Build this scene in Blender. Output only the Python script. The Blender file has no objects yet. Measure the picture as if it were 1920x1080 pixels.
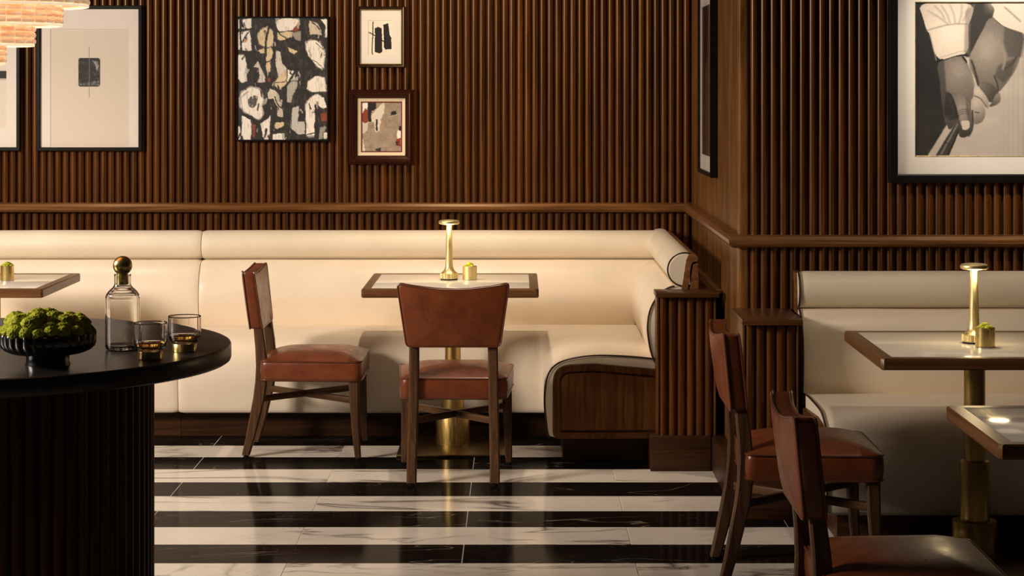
import bpy, bmesh, math, random
import numpy as np
from mathutils import Vector, Matrix, noise as mnoise

random.seed(7)
PI = math.pi
SC = bpy.context.scene
COL = SC.collection

# ------------------------------------------------------------------ camera, world, lights, exposure
F = 3900.0                                   # focal length in pixels of the 1920 wide frame
EYE = 1.70
cam_d = bpy.data.cameras.new('camera')
cam = bpy.data.objects.new('camera', cam_d)
COL.objects.link(cam)
cam.location = (0, 0, EYE)
cam.rotation_euler = (PI / 2, 0, 0)
cam_d.sensor_width = 36
cam_d.sensor_fit = 'HORIZONTAL'
cam_d.lens = 36 * F / 1920
cam_d.shift_x = -12 / 1920
cam_d.shift_y = -375 / 1920
cam_d.clip_start = 0.1
cam_d.clip_end = 60
SC.camera = cam

w = bpy.data.worlds.new('dim_room')
SC.world = w
w.use_nodes = True
w.node_tree.nodes['Background'].inputs[0].default_value = (1.0, 0.86, 0.70, 1)
w.node_tree.nodes['Background'].inputs[1].default_value = 0.005

SC.view_settings.view_transform = 'Standard'
SC.view_settings.look = 'None'
SC.view_settings.exposure = 0.16
SC.view_settings.gamma = 1.0
SC.view_settings.use_curve_mapping = False
try:
    SC.cycles.use_denoising = True
    SC.cycles.max_bounces = 10
    SC.cycles.transparent_max_bounces = 12
    SC.cycles.sample_clamp_indirect = 4.0
    SC.cycles.caustics_reflective = False
    SC.cycles.caustics_refractive = False
except Exception:
    pass


def lamp(name, kind, loc, power, col=(1, .8, .58), size=.1, target=None, size_y=None, angle=None, blend=.5):
    d = bpy.data.lights.new(name, kind)
    d.energy = power
    d.color = col
    if kind == 'AREA':
        d.size = size
        if size_y:
            d.shape = 'RECTANGLE'
            d.size_y = size_y
    else:
        d.shadow_soft_size = size
    if kind == 'SPOT':
        d.spot_size = math.radians(angle)
        d.spot_blend = blend
    o = bpy.data.objects.new(name, d)
    COL.objects.link(o)
    o.location = loc
    if target:
        o.rotation_euler = (Vector(target) - Vector(loc)).to_track_quat('-Z', 'Y').to_euler()
    return o


# big soft added key at the left, no window; ceiling downlights over the tables
lamp('left_key_light', 'AREA', (-5.0, 5.9, 2.75), 325, (1, .845, .71), 1.3, (0.0, 10.2, 0.9), 1.3)
for dx, dy, pw in ((-2.5, 9.95, 75), (-0.31, 9.95, 85), (1.64, 7.55, 28)):
    lamp('downlight', 'SPOT', (dx, dy, 2.93), pw, (1, .785, .58), .035, (dx, dy + .12, 0), None, 88, .9)

lamp('picture_spot', 'SPOT', (1.85, 7.35, 2.93), 150, (1, .89, .74), .025, (2.05, 8.63, 1.80), None, 44, .9)
lamp('aisle_fill_spot', 'SPOT', (.05, 7.45, 2.93), 46, (1, .80, .58), .07, (.25, 9.4, .35), None, 58, .9)  # added spot, front fill for the end panel and post
lamp('wall_washer', 'SPOT', (-.45, 9.7, 2.93), 52, (1, .74, .46), .08, (-.2, 11.05, 1.9), None, 95, 1.0)

# ------------------------------------------------------------------ helpers
def tag(o, label=None, cat=None, group=None, kind=None):
    if label: o['label'] = label
    if cat: o['category'] = cat
    if group: o['group'] = group
    if kind: o['kind'] = kind
    return o


def thing(name, label, cat, loc=(0, 0, 0), rz=0.0, group=None):
    o = bpy.data.objects.new(name, None)
    o.empty_display_size = .05
    COL.objects.link(o)
    o.location = loc
    o.rotation_euler = (0, 0, rz)
    return tag(o, label, cat, group)


def link_mesh(name, me, parent=None, loc=(0, 0, 0), rz=0.0):
    o = bpy.data.objects.new(name, me)
    COL.objects.link(o)
    if parent is not None:
        o.parent = parent
    o.location = loc
    o.rotation_euler = (0, 0, rz)
    return o


def copy_tree(o, parent=None):
    c = o.copy()
    COL.objects.link(c)
    if parent is not None:
        c.parent = parent
    for ch in o.children:
        copy_tree(ch, c)
    return c


def rpoly(pts, r, n=5):
    """round the corners of a 2D polygon; r a number or one per corner"""
    out = []
    m = len(pts)
    for i in range(m):
        p = Vector(pts[i]); a = Vector(pts[i - 1]); b = Vector(pts[(i + 1) % m])
        rr = r[i] if isinstance(r, (list, tuple)) else r
        if rr <= 1e-6:
            out.append((p.x, p.y)); continue
        u = (a - p); v = (b - p)
        lu, lv = u.length, v.length
        u.normalize(); v.normalize()
        ang = u.angle(v)
        t = min(rr / max(math.tan(ang / 2), 1e-4), lu * .49, lv * .49)
        p0 = p + u * t; p1 = p + v * t
        for k in range(n + 1):
            s = k / n
            q = p0 * (1 - s) ** 2 + p * 2 * s * (1 - s) + p1 * s ** 2
            out.append((q.x, q.y))
    return out


class MB:
    def __init__(self):
        self.v = []; self.f = []

    def add(self, vs, fs):
        n = len(self.v)
        self.v += [tuple(p) for p in vs]
        self.f += [tuple(i + n for i in f) for f in fs]
        return self

    def box(self, x0, x1, y0, y1, z0, z1, b=0.0):
        bm = bmesh.new()
        bmesh.ops.create_cube(bm, size=1)
        for v in bm.verts:
            v.co = ((x0 + x1) / 2 + v.co.x * (x1 - x0), (y0 + y1) / 2 + v.co.y * (y1 - y0), (z0 + z1) / 2 + v.co.z * (z1 - z0))
        if b > 0:
            bmesh.ops.bevel(bm, geom=list(bm.edges), offset=b, segments=2, profile=.5, affect='EDGES')
        bm.verts.index_update()
        self.add([v.co[:] for v in bm.verts], [[v.index for v in f.verts] for f in bm.faces])
        bm.free()
        return self

    def rings(self, rings, cap0=True, cap1=True, closed=True):
        m = len(rings[0]); vs = []; fs = []
        for r in rings: vs += r
        k = m if closed else m - 1
        for i in range(len(rings) - 1):
            for j in range(k):
                a = i * m + j; b = i * m + (j + 1) % m
                fs.append((a, b, b + m, a + m))
        if cap0: fs.append(tuple(range(m - 1, -1, -1)))
        if cap1: fs.append(tuple(range((len(rings) - 1) * m, len(rings) * m)))
        return self.add(vs, fs)

    def lathe(self, prof, n=32, cx=0, cy=0, cz=0, cap0=True, cap1=True, rfun=None):
        rs = []
        for r, z in prof:
            ring = []
            for i in range(n):
                a = 2 * PI * i / n
                rr = r * (rfun(a, z) if rfun else 1)
                ring.append((cx + rr * math.cos(a), cy + rr * math.sin(a), cz + z))
            rs.append(ring)
        return self.rings(rs, cap0, cap1)

    def tube(self, pts, r, n=6, closed=False):
        P = [Vector(p) for p in pts]
        m = len(P); rs = []
        for i in range(m):
            if closed:
                t = P[(i + 1) % m] - P[i - 1]
            else:
                t = P[min(i + 1, m - 1)] - P[max(i - 1, 0)]
            t.normalize()
            u = t.cross(Vector((0.123, .97, .21)))
            if u.length < .05: u = t.cross(Vector((1, 0, 0)))
            u.normalize(); v = t.cross(u)
            rs.append([tuple(P[i] + u * r * math.cos(2 * PI * k / n) + v * r * math.sin(2 * PI * k / n)) for k in range(n)])
        if closed:
            rs.append(rs[0])
            return self.rings(rs, False, False)
        return self.rings(rs)

    def prism(self, poly, fn, t0, t1, b=0.0):
        """poly of 2D points; fn(a, b, t) -> xyz; extruded t0..t1 with an optional soft edge at t0"""
        rs = []
        if b > 0:
            cx = sum(p[0] for p in poly) / len(poly); cy = sum(p[1] for p in poly) / len(poly)
            q = []
            for p in poly:
                d = Vector((p[0] - cx, p[1] - cy)); L = d.length
                d = d * ((L - b) / L)
                q.append((cx + d.x, cy + d.y))
            s = 1 if t1 > t0 else -1
            rs.append([fn(p[0], p[1], t0) for p in q])
            rs.append([fn(p[0], p[1], t0 + s * b) for p in poly])
        else:
            rs.append([fn(p[0], p[1], t0) for p in poly])
        rs.append([fn(p[0], p[1], t1) for p in poly])
        return self.rings(rs)

    def loft(self, secs, ch=.15):
        """rectangular sections with clipped corners: (centre, half x, half y)"""
        rs = []
        for c, hx, hy in secs:
            k = min(hx, hy) * 2 * ch
            rs.append([(c[0] + a, c[1] + b, c[2]) for a, b in
                       ((hx, -hy + k), (hx, hy - k), (hx - k, hy), (-hx + k, hy), (-hx, hy - k), (-hx, -hy + k), (-hx + k, -hy), (hx - k, -hy))])
        return self.rings(rs)

    def mesh(self, name, mat, smooth=True, angle=40):
        me = bpy.data.meshes.new(name)
        me.from_pydata(self.v, [], self.f)
        me.materials.append(mat)
        bm = bmesh.new(); bm.from_mesh(me)
        bmesh.ops.recalc_face_normals(bm, faces=bm.faces)
        bm.to_mesh(me); bm.free()
        if smooth:
            me.polygons.foreach_set('use_smooth', [True] * len(me.polygons))
            try:
                me.set_sharp_from_angle(angle=math.radians(angle))
            except Exception:
                pass
        return me

    def build(self, name, mat, parent=None, smooth=True, angle=40, loc=(0, 0, 0)):
        return link_mesh(name, self.mesh(name, mat, smooth, angle), parent, loc)


# ------------------------------------------------------------------ materials
def new_mat(name):
    m = bpy.data.materials.new(name)
    m.use_nodes = True
    nt = m.node_tree
    return m, nt, nt.nodes['Principled BSDF'], nt.nodes.new, nt.links.new


def sset(b, **k):
    for a, v in k.items():
        a = a.replace('_', ' ')
        if a in b.inputs:
            b.inputs[a].default_value = v


def ramp(nt, src, stops):
    r = nt.nodes.new('ShaderNodeValToRGB')
    e = r.color_ramp.elements
    while len(e) < len(stops): e.new(.5)
    for i, (p, c) in enumerate(stops):
        e[i].position = p
        e[i].color = (*c, 1) if len(c) == 3 else c
    nt.links.new(src, r.inputs[0])
    return r.outputs[0]


def coords(nt, scale, rand=True, rot=(0, 0, 0)):
    tc = nt.nodes.new('ShaderNodeTexCoord')
    out = tc.outputs['Object']
    if rand:
        oi = nt.nodes.new('ShaderNodeObjectInfo')
        mul = nt.nodes.new('ShaderNodeVectorMath'); mul.operation = 'MULTIPLY'
        nt.links.new(oi.outputs['Random'], mul.inputs[0])
        mul.inputs[1].default_value = (37, 23, 11)
        add = nt.nodes.new('ShaderNodeVectorMath'); add.operation = 'ADD'
        nt.links.new(out, add.inputs[0]); nt.links.new(mul.outputs[0], add.inputs[1])
        out = add.outputs[0]
    mp = nt.nodes.new('ShaderNodeMapping')
    mp.inputs['Scale'].default_value = scale
    mp.inputs['Rotation'].default_value = rot
    nt.links.new(out, mp.inputs[0])
    return mp.outputs[0]


def noise_tex(nt, vec, scale=1.0, detail=6, rough=.6, dist=0.0):
    n = nt.nodes.new('ShaderNodeTexNoise')
    n.inputs['Scale'].default_value = scale
    n.inputs['Detail'].default_value = detail
    n.inputs['Roughness'].default_value = rough
    n.inputs['Distortion'].default_value = dist
    nt.links.new(vec, n.inputs['Vector'])
    return n.outputs[0]


def bump(nt, b, h, strength=.2, dist=.002):
    n = nt.nodes.new('ShaderNodeBump')
    n.inputs['Strength'].default_value = strength
    n.inputs['Distance'].default_value = dist
    nt.links.new(h, n.inputs['Height'])
    nt.links.new(n.outputs[0], b.inputs['Normal'])


def wood(name, axis='z', dark=(.030, .012, .005), mid=(.085, .036, .014), light=(.15, .070, .028), rough=.38, vary=True, grain=(55, 260), spec=.30):
    m, nt, b, N, L = new_mat(name)
    g1, g2 = grain
    s = {'x': (1.6, g1, g1), 'y': (g1, 1.6, g1), 'z': (g1, g1, 1.6)}[axis]
    s2 = {'x': (6, g2, g2), 'y': (g2, 6, g2), 'z': (g2, g2, 6)}[axis]
    a = noise_tex(nt, coords(nt, s), 1, 5, .62, .6)
    c = ramp(nt, a, [(.30, dark), (.50, mid), (.72, light)])
    f = noise_tex(nt, coords(nt, s2), 1, 3, .6)
    fr = ramp(nt, f, [(.35, (.62, .58, .55)), (.60, (1, 1, 1))])
    mx = N('ShaderNodeMix'); mx.data_type = 'RGBA'; mx.blend_type = 'MULTIPLY'
    mx.inputs[0].default_value = .75
    L(c, mx.inputs[6]); L(fr, mx.inputs[7])
    out = mx.outputs[2]
    if vary:
        oi = N('ShaderNodeObjectInfo')
        mr = N('ShaderNodeMapRange')
        mr.inputs['To Min'].default_value = .72; mr.inputs['To Max'].default_value = 1.22
        L(oi.outputs['Random'], mr.inputs['Value'])
        m2 = N('ShaderNodeVectorMath'); m2.operation = 'SCALE'
        L(out, m2.inputs[0]); L(mr.outputs[0], m2.inputs['Scale'])
        out = m2.outputs[0]
    L(out, b.inputs['Base Color'])
    sset(b, Roughness=rough, IOR=1.5, Specular_IOR_Level=spec, Specular_Tint=(1, .80, .58, 1))
    bump(nt, b, f, .12, .001)
    return m


def leather(name, c0, c1, rough=.38, scale=9, crackle=.0, bumps=.15, perf=False):
    m, nt, b, N, L = new_mat(name)
    v = coords(nt, (1, 1, 1))
    a = noise_tex(nt, v, scale, 6, .6)
    c = ramp(nt, a, [(.32, c0), (.68, c1)])
    if crackle:
        # fine pale creases of worn leather
        g = noise_tex(nt, v, 22, 3, .55, 1.2)
        sb = N('ShaderNodeMath'); sb.operation = 'SUBTRACT'; L(g, sb.inputs[0]); sb.inputs[1].default_value = .5
        ab = N('ShaderNodeMath'); ab.operation = 'ABSOLUTE'; L(sb.outputs[0], ab.inputs[0])
        k = ramp(nt, ab.outputs[0], [(.0, (1, 1, 1)), (.012, (0, 0, 0))])
        g2 = noise_tex(nt, v, 7, 2, .5)
        k2 = ramp(nt, g2, [(.45, (0, 0, 0)), (.7, (1, 1, 1))])
        ml = N('ShaderNodeMath'); ml.operation = 'MULTIPLY'; L(k, ml.inputs[0]); L(k2, ml.inputs[1])
        m3 = N('ShaderNodeMath'); m3.operation = 'MULTIPLY'; L(ml.outputs[0], m3.inputs[0]); m3.inputs[1].default_value = crackle
        mx = N('ShaderNodeMix'); mx.data_type = 'RGBA'
        L(m3.outputs[0], mx.inputs[0]); L(c, mx.inputs[6])
        mx.inputs[7].default_value = (min(1, c1[0] * 2.2), min(1, c1[1] * 2.4), min(1, c1[2] * 2.6), 1)
        c = mx.outputs[2]
    L(c, b.inputs['Base Color'])
    rr = ramp(nt, noise_tex(nt, v, scale * 2.3, 4, .6), [(.3, (rough * .8,) * 3), (.7, (rough * 1.25,) * 3)])
    L(rr, b.inputs['Roughness'])
    sset(b, IOR=1.48)
    if perf:
        # diagonal perforations of the head roll
        tc = N('ShaderNodeTexCoord')
        sx = N('ShaderNodeSeparateXYZ'); L(tc.outputs['Object'], sx.inputs[0])
        def wav(sock_a, sock_b, sgn):
            q = N('ShaderNodeMath'); q.operation = 'ADD' if sgn > 0 else 'SUBTRACT'
            L(sock_a, q.inputs[0]); L(sock_b, q.inputs[1])
            r_ = N('ShaderNodeMath'); r_.operation = 'MULTIPLY'; L(q.outputs[0], r_.inputs[0]); r_.inputs[1].default_value = 2 * PI / .0095
            s_ = N('ShaderNodeMath'); s_.operation = 'SINE'; L(r_.outputs[0], s_.inputs[0])
            return s_.outputs[0]
        ad = N('ShaderNodeMath'); ad.operation = 'ADD'; L(sx.outputs[0], ad.inputs[0]); L(sx.outputs[1], ad.inputs[1])
        p = N('ShaderNodeMath'); p.operation = 'MULTIPLY'
        L(wav(ad.outputs[0], sx.outputs[2], 1), p.inputs[0]); L(wav(ad.outputs[0], sx.outputs[2], -1), p.inputs[1])
        bump(nt, b, p.outputs[0], .16, .0012)
    else:
        bump(nt, b, noise_tex(nt, v, 240, 3, .6), bumps, .0012)
    return m


def metal(name, col, rough=.25, brushed=True):
    m, nt, b, N, L = new_mat(name)
    sset(b, Metallic=1.0, Roughness=rough)
    v = coords(nt, (12, 12, 3))
    a = noise_tex(nt, v, 1.5, 5, .6)
    c = ramp(nt, a, [(.3, tuple(x * .82 for x in col)), (.7, tuple(min(1, x * 1.08) for x in col))])
    L(c, b.inputs['Base Color'])
    r = ramp(nt, noise_tex(nt, coords(nt, (60, 60, 8)), 2, 4, .6), [(.3, (rough * .75,) * 3), (.7, (rough * 1.3,) * 3)])
    L(r, b.inputs['Roughness'])
    return m


def plain(name, col, rough=.5, var=.12, scale=14, bumps=0, ior=1.5):
    m, nt, b, N, L = new_mat(name)
    a = noise_tex(nt, coords(nt, (1, 1, 1)), scale, 5, .6)
    L(ramp(nt, a, [(.3, tuple(x * (1 - var) for x in col)), (.7, tuple(min(1, x * (1 + var)) for x in col))]), b.inputs['Base Color'])
    sset(b, Roughness=rough, IOR=ior)
    if bumps:
        bump(nt, b, noise_tex(nt, coords(nt, (1, 1, 1)), 300, 3, .6), bumps, .001)
    return m


def marble(name, base, vein, cloud, rough, amount=1.0, spec=.5, thin=1.0):
    m, nt, b, N, L = new_mat(name)
    v = coords(nt, (1, 1, 1))
    v2 = coords(nt, (.55, 1.5, 1), rot=(0, 0, .42))
    cl = noise_tex(nt, v, 3.2, 5, .6)
    c = ramp(nt, cl, [(.35, cloud), (.62, base)])

    def vein_mask(vec, scale, width, dist):
        g = noise_tex(nt, vec, scale, 4, .55, dist)
        sb = N('ShaderNodeMath'); sb.operation = 'SUBTRACT'; L(g, sb.inputs[0]); sb.inputs[1].default_value = .5
        ab = N('ShaderNodeMath'); ab.operation = 'ABSOLUTE'; L(sb.outputs[0], ab.inputs[0])
        return ramp(nt, ab.outputs[0], [(0, (1, 1, 1)), (width * .35, (.55, .55, .55)), (width, (0, 0, 0))])

    k1 = vein_mask(v2, 1.5, .034 * thin ** 2, .9)
    msk = ramp(nt, noise_tex(nt, v, 1.7, 3, .5), [(.40, (0, 0, 0)), (.56, (1, 1, 1))])
    ml = N('ShaderNodeMath'); ml.operation = 'MULTIPLY'; L(k1, ml.inputs[0]); L(msk, ml.inputs[1])
    k2 = vein_mask(v2, 4.2, .010 * thin, 1.5)
    msk2 = ramp(nt, noise_tex(nt, v, 2.6, 3, .5), [(.50, (0, 0, 0)), (.70, (.6, .6, .6))])
    ml2 = N('ShaderNodeMath'); ml2.operation = 'MULTIPLY'; L(k2, ml2.inputs[0]); L(msk2, ml2.inputs[1])
    mxm = N('ShaderNodeMath'); mxm.operation = 'MAXIMUM'; L(ml.outputs[0], mxm.inputs[0]); L(ml2.outputs[0], mxm.inputs[1])
    am = N('ShaderNodeMath'); am.operation = 'MULTIPLY'; L(mxm.outputs[0], am.inputs[0]); am.inputs[1].default_value = amount
    mx = N('ShaderNodeMix'); mx.data_type = 'RGBA'
    L(am.outputs[0], mx.inputs[0]); L(c, mx.inputs[6]); mx.inputs[7].default_value = (*vein, 1)
    L(mx.outputs[2], b.inputs['Base Color'])
    sset(b, Roughness=rough, IOR=1.5, Specular_IOR_Level=spec)
    return m


def glass_mat(name, col=(1, 1, 1), rough=0.0, ior=1.45):
    m, nt, b, N, L = new_mat(name)
    sset(b, Roughness=rough, IOR=ior)
    b.inputs['Base Color'].default_value = (*col, 1)
    b.inputs['Transmission Weight'].default_value = 1.0
    return m


def pane_mat(name, refl=1.0):
    m, nt, b, N, L = new_mat(name)
    nt.nodes.remove(b)
    out = nt.nodes['Material Output']
    t = N('ShaderNodeBsdfTransparent'); g = N('ShaderNodeBsdfGlossy'); g.inputs['Roughness'].default_value = .03
    geo = N('ShaderNodeNewGeometry')
    mi = N('ShaderNodeMapRange'); mi.inputs['To Min'].default_value = 1.45; mi.inputs['To Max'].default_value = 1 / 1.45
    L(geo.outputs['Backfacing'], mi.inputs['Value'])
    fr = N('ShaderNodeFresnel'); L(mi.outputs[0], fr.inputs[0])
    ml = N('ShaderNodeMath'); ml.operation = 'MULTIPLY'; L(fr.outputs[0], ml.inputs[0]); ml.inputs[1].default_value = refl
    mx = N('ShaderNodeMixShader'); L(ml.outputs[0], mx.inputs[0]); L(t.outputs[0], mx.inputs[1]); L(g.outputs[0], mx.inputs[2])
    L(mx.outputs[0], out.inputs[0])
    return m


def emit(name, col, s):
    m, nt, b, N, L = new_mat(name)
    sset(b, Roughness=.5)
    b.inputs['Base Color'].default_value = (*col, 1)
    b.inputs['Emission Color'].default_value = (*col, 1)
    b.inputs['Emission Strength'].default_value = s
    return m


def print_mat(name, rough=.6):
    m, nt, b, N, L = new_mat(name)
    a = N('ShaderNodeVertexColor'); a.layer_name = 'Col'
    L(a.outputs[0], b.inputs['Base Color'])
    sset(b, Roughness=rough)
    bump(nt, b, noise_tex(nt, coords(nt, (1, 1, 1)), 260, 3, .6), .08, .001)
    return m


M = {}
M['wall_slat'] = wood('walnut_slat', 'z', (.033, .0096, .0018), (.088, .0278, .0052), (.140, .048, .0104), .30, spec=.36)
M['backing'] = wood('walnut_backing', 'z', (.008, .004, .002), (.015, .007, .003), (.022, .01, .004), .6)
M['veneer'] = wood('walnut_veneer', 'z', (.085, .034, .008), (.17, .072, .019), (.25, .115, .034), .42, grain=(11, 60))
M['rail'] = wood('walnut_rail', 'x', (.075, .030, .010), (.15, .065, .022), (.23, .105, .038), .30)
M['rail_y'] = wood('walnut_rail_across', 'y', (.075, .030, .010), (.15, .065, .022), (.23, .105, .038), .30)
M['shelf'] = wood('walnut_shelf', 'x', (.050, .020, .007), (.100, .042, .014), (.150, .066, .023), .34)
M['drum_shade_wood'] = wood('shade_darkened_walnut', 'z', (.018, .005, .0028), (.042, .012, .006), (.070, .022, .010), .40)  # walnut darkened: the drum's shade is put into the colour
M['base'] = wood('walnut_plinth', 'x', (.022, .009, .004), (.050, .020, .008), (.085, .034, .013), .42)
M['panel'] = wood('walnut_end_panel', 'z', (.060, .021, .006), (.125, .048, .014), (.19, .078, .023), .36, grain=(40, 160))
M['chair_wood'] = wood('walnut_chair', 'z', (.048, .023, .0115), (.090, .045, .0225), (.130, .069, .035), .42)
M['chair_wood_x'] = wood('walnut_stretcher', 'x', (.040, .018, .008), (.078, .037, .016), (.115, .057, .026), .42)
M['edge_x'] = wood('walnut_edge_long', 'x', (.095, .040, .014), (.175, .078, .029), (.25, .120, .048), .34)
M['edge_y'] = wood('walnut_edge_cross', 'y', (.095, .040, .014), (.175, .078, .029), (.25, .120, .048), .34)
M['cream'] = leather('cream_leather', (.80, .695, .555), (.86, .755, .61), .40, 4)
M['cream_perf'] = leather('cream_perforated_leather', (.78, .69, .545), (.84, .75, .60), .44, 4, perf=True)
M['piping'] = leather('dark_piping', (.030, .013, .008), (.045, .02, .012), .4)
M['cream_piping'] = leather('cream_piping', (.72, .62, .46), (.78, .68, .52), .4)
M['tan'] = leather('rust_leather', (.120, .026, .0075), (.195, .048, .0135), .34, 10, crackle=.40, bumps=.2)
M['tan_pipe'] = leather('rust_piping', (.085, .022, .009), (.135, .038, .015), .35, 10)
M['brass'] = metal('aged_brass', (.55, .38, .13), .38)
M['brass_lamp'] = metal('satin_brass', (.92, .77, .40), .46)
M['gold'] = metal('polished_gold', (.92, .72, .30), .27)
M['brass_dark'] = metal('dark_brass', (.20, .135, .05), .34)
M['white_top'] = plain('cream_laminate', (.90, .85, .76), .12, .02)
M['black_top'] = marble('charcoal_stone', (.018, .016, .016), (.11, .10, .095), (.012, .011, .011), .30, .5)
M['black_gloss'] = plain('black_glazed_ceramic', (.006, .006, .007), .20, .1, ior=1.8)
M['frame_black'] = plain('black_frame', (.007, .006, .006), .38, .1, ior=1.22)
M['frame_brown'] = wood('dark_frame_wood', 'z', (.016, .007, .004), (.03, .013, .007), (.05, .021, .011), .28)
M['frame_red'] = wood('mahogany_frame', 'z', (.022, .006, .004), (.045, .012, .007), (.075, .02, .010), .22)
M['gilt'] = metal('gilt_slip', (.72, .55, .24), .35)
M['mat_board'] = plain('mat_board', (.88, .81, .73), .8, .02)
M['mat_warm'] = plain('linen_liner', (.82, .70, .50), .85, .05, 60)
M['mat_white'] = plain('white_mat_board', (.92, .88, .80), .8, .02)
M['print'] = print_mat('art_print')
M['paint'] = print_mat('painted_canvas', .55)
M['marble_w'] = marble('white_marble', (.90, .84, .75), (.11, .095, .08), (.80, .74, .66), .14, .95, .25)
M['marble_b'] = marble('black_marble', (.0065, .0050, .0045), (.42, .34, .25), (.0095, .0072, .006), .10, .45, .006, .35)
M['grout'] = plain('grout', (.62, .57, .50), .8)
M['ceiling'] = plain('ceiling_paint', (.10, .085, .07), .8)
M['glass'] = glass_mat('clear_glass')
M['amber'] = glass_mat('amber_reflection_glass', (1.0, .62, .12), .02, 1.4)
M['pane'] = pane_mat('picture_glass', .6)
M['glow'] = emit('lamp_diffuser', (1, .80, .50), 6)
M['glide'] = plain('black_glide', (.01, .01, .01), .4)
M['felt'] = plain('black_rubber', (.012, .011, .01), .7)


def moss_mat():
    m, nt, b, N, L = new_mat('moss')
    v = coords(nt, (1, 1, 1))
    a = noise_tex(nt, v, 30, 6, .7)
    c = ramp(nt, a, [(.28, (.12, .15, .004)), (.48, (.38, .43, .012)), (.70, (.66, .69, .05))])
    L(c, b.inputs['Base Color'])
    sset(b, Roughness=.9)
    bump(nt, b, noise_tex(nt, v, 420, 4, .7), .4, .003)
    return m


M['moss'] = moss_mat()


def bead_mat():
    m, nt, b, N, L = new_mat('lit_bead_glass')
    v = coords(nt, (1, 1, 1))
    a = noise_tex(nt, coords(nt, (22, 22, 170)), 1, 3, .6)
    c = ramp(nt, a, [(.30, (.92, .42, .18)), (.50, (1.0, .62, .34)), (.70, (1.0, .86, .64))])
    L(c, b.inputs['Base Color'])
    L(c, b.inputs['Emission Color'])
    b.inputs['Emission Strength'].default_value = .40
    sset(b, Roughness=.12)
    return m


M['bead'] = bead_mat()
M['sleeve'] = emit('lit_sleeve', (1, .58, .30), .48)
M['bead_rim'] = emit('lit_rim_glass', (1, .76, .54), .75)

# ------------------------------------------------------------------ setting
WY = 11.05            # back wall
RY = 8.63             # right wall (nearer)
SX = 0.92             # side wall joining them
TOPZ = 3.0
XL, XR = -4.4, 3.4

# floor with laid tiles
fl = MB().box(XL, XR, 2.0, WY + .05, -.06, -.0010).build('floor', M['grout'], smooth=False)
tag(fl, 'polished floor of black and white marble stripes', kind='structure')
TL, TW, G = 1.247, .3057, .0018
tile_me = {}
for k in 'wb':
    mb = MB().box(-TL / 2 + G, TL / 2 - G, -TW / 2 + G * .6, TW / 2 - G * .6, -.012, 0, .0008)
    tile_me[k] = mb.mesh('tile', M['marble_w'] if k == 'w' else M['marble_b'], smooth=False)
for r in range(-3, 24):
    y1 = 9.887 - TW * r
    if y1 > WY + .30 or y1 - TW < 2.2: continue
    k = 'w' if r % 2 == 0 else 'b'
    off = .42 if k == 'w' else -.203
    for c in range(-4, 4):
        cx = off + TL * (c + .5)
        if cx < XL + .3 or cx > XR - .3: continue
        link_mesh('tile', tile_me[k], fl, (cx, y1 - TW / 2, 0))

ce = MB().box(XL, XR, 1.5, WY + .1, TOPZ, TOPZ + .08).build('ceiling', M['ceiling'], smooth=False)
tag(ce, 'dark ceiling above the wood walls', kind='structure')

# fluted walls: one slat = one half-round batten
PITCH = .0402


def slat_mesh(width, depth, z0, z1, mat, n=9):
    mb = MB()
    prof = [(-width / 2, .0)]
    for i in range(n):
        a = PI * (.04 + .92 * i / (n - 1))
        prof.append((-math.cos(a) * width / 2, -depth * math.sin(a) ** .8))
    prof.append((width / 2, .0))
    mb.rings([[(x, y, z0) for x, y in prof], [(x, y, z1) for x, y in prof]])
    return mb.mesh('slat', mat, True, 60)


wb = MB().box(XL, SX + .06, WY, WY + .12, 0, TOPZ).build('wall_back', M['backing'], smooth=False)
tag(wb, 'back wall lined with vertical half-round walnut battens', kind='structure')
slat_wall = slat_mesh(.0375, .021, 0.0, TOPZ, M['wall_slat'])
x = SX - .026
while x > XL + .03:
    link_mesh('slat', slat_wall, wb, (x, WY, 0))
    x -= PITCH

wr = MB().box(SX + .02, XR, RY, RY + .12, 0, TOPZ).build('wall_right', M['backing'], smooth=False)
tag(wr, 'nearer wall on the right lined with walnut battens', kind='structure')
x = SX + .060
while x < XR - .03:
    link_mesh('slat', slat_wall, wr, (x, RY, 0))
    x += PITCH

ws = MB().box(SX, SX + .10, RY + .012, WY, 0, TOPZ).build('wall_side', M['veneer'], smooth=False)
tag(ws, 'plain walnut veneered side wall between the two fluted walls', kind='structure')
# rounded corner post with a bead
mb = MB()
pr = rpoly([(SX - .008, RY + .045), (SX - .008, RY - .010), (SX + .036, RY - .010), (SX + .036, RY + .045)], [0, .014, .014, 0], 5)
mb.rings([[(a, b, 0) for a, b in pr], [(a, b, TOPZ) for a, b in pr]])
mb.build('corner_post', M['veneer'], ws)

# chair rail running round the three walls
def rail_prof():
    p = [(0, 1.040), (.030, 1.040), (.044, 1.046), (.052, 1.058), (.053, 1.074), (.046, 1.087), (.032, 1.093), (0, 1.093)]
    return p


mb = MB()
rs = []
for kind, q in (('l', None), ('c1', None), ('c2', None), ('r', None)):
    ring = []
    for o_, z in rail_prof():
        if kind == 'l': ring.append((XL, WY - .015 - o_, z))
        if kind == 'c1': ring.append((SX - .0 - o_, WY - .015 - o_, z))
        if kind == 'c2': ring.append((SX - .0 - o_, RY - .015 - o_, z))
        if kind == 'r': ring.append((XR, RY - .015 - o_, z))
    rs.append(ring)
mb.rings(rs)
tr = mb.build('trim_1', M['rail'], None, True, 30)
tag(tr, 'rounded walnut chair rail running around the walls', kind='structure')

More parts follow.
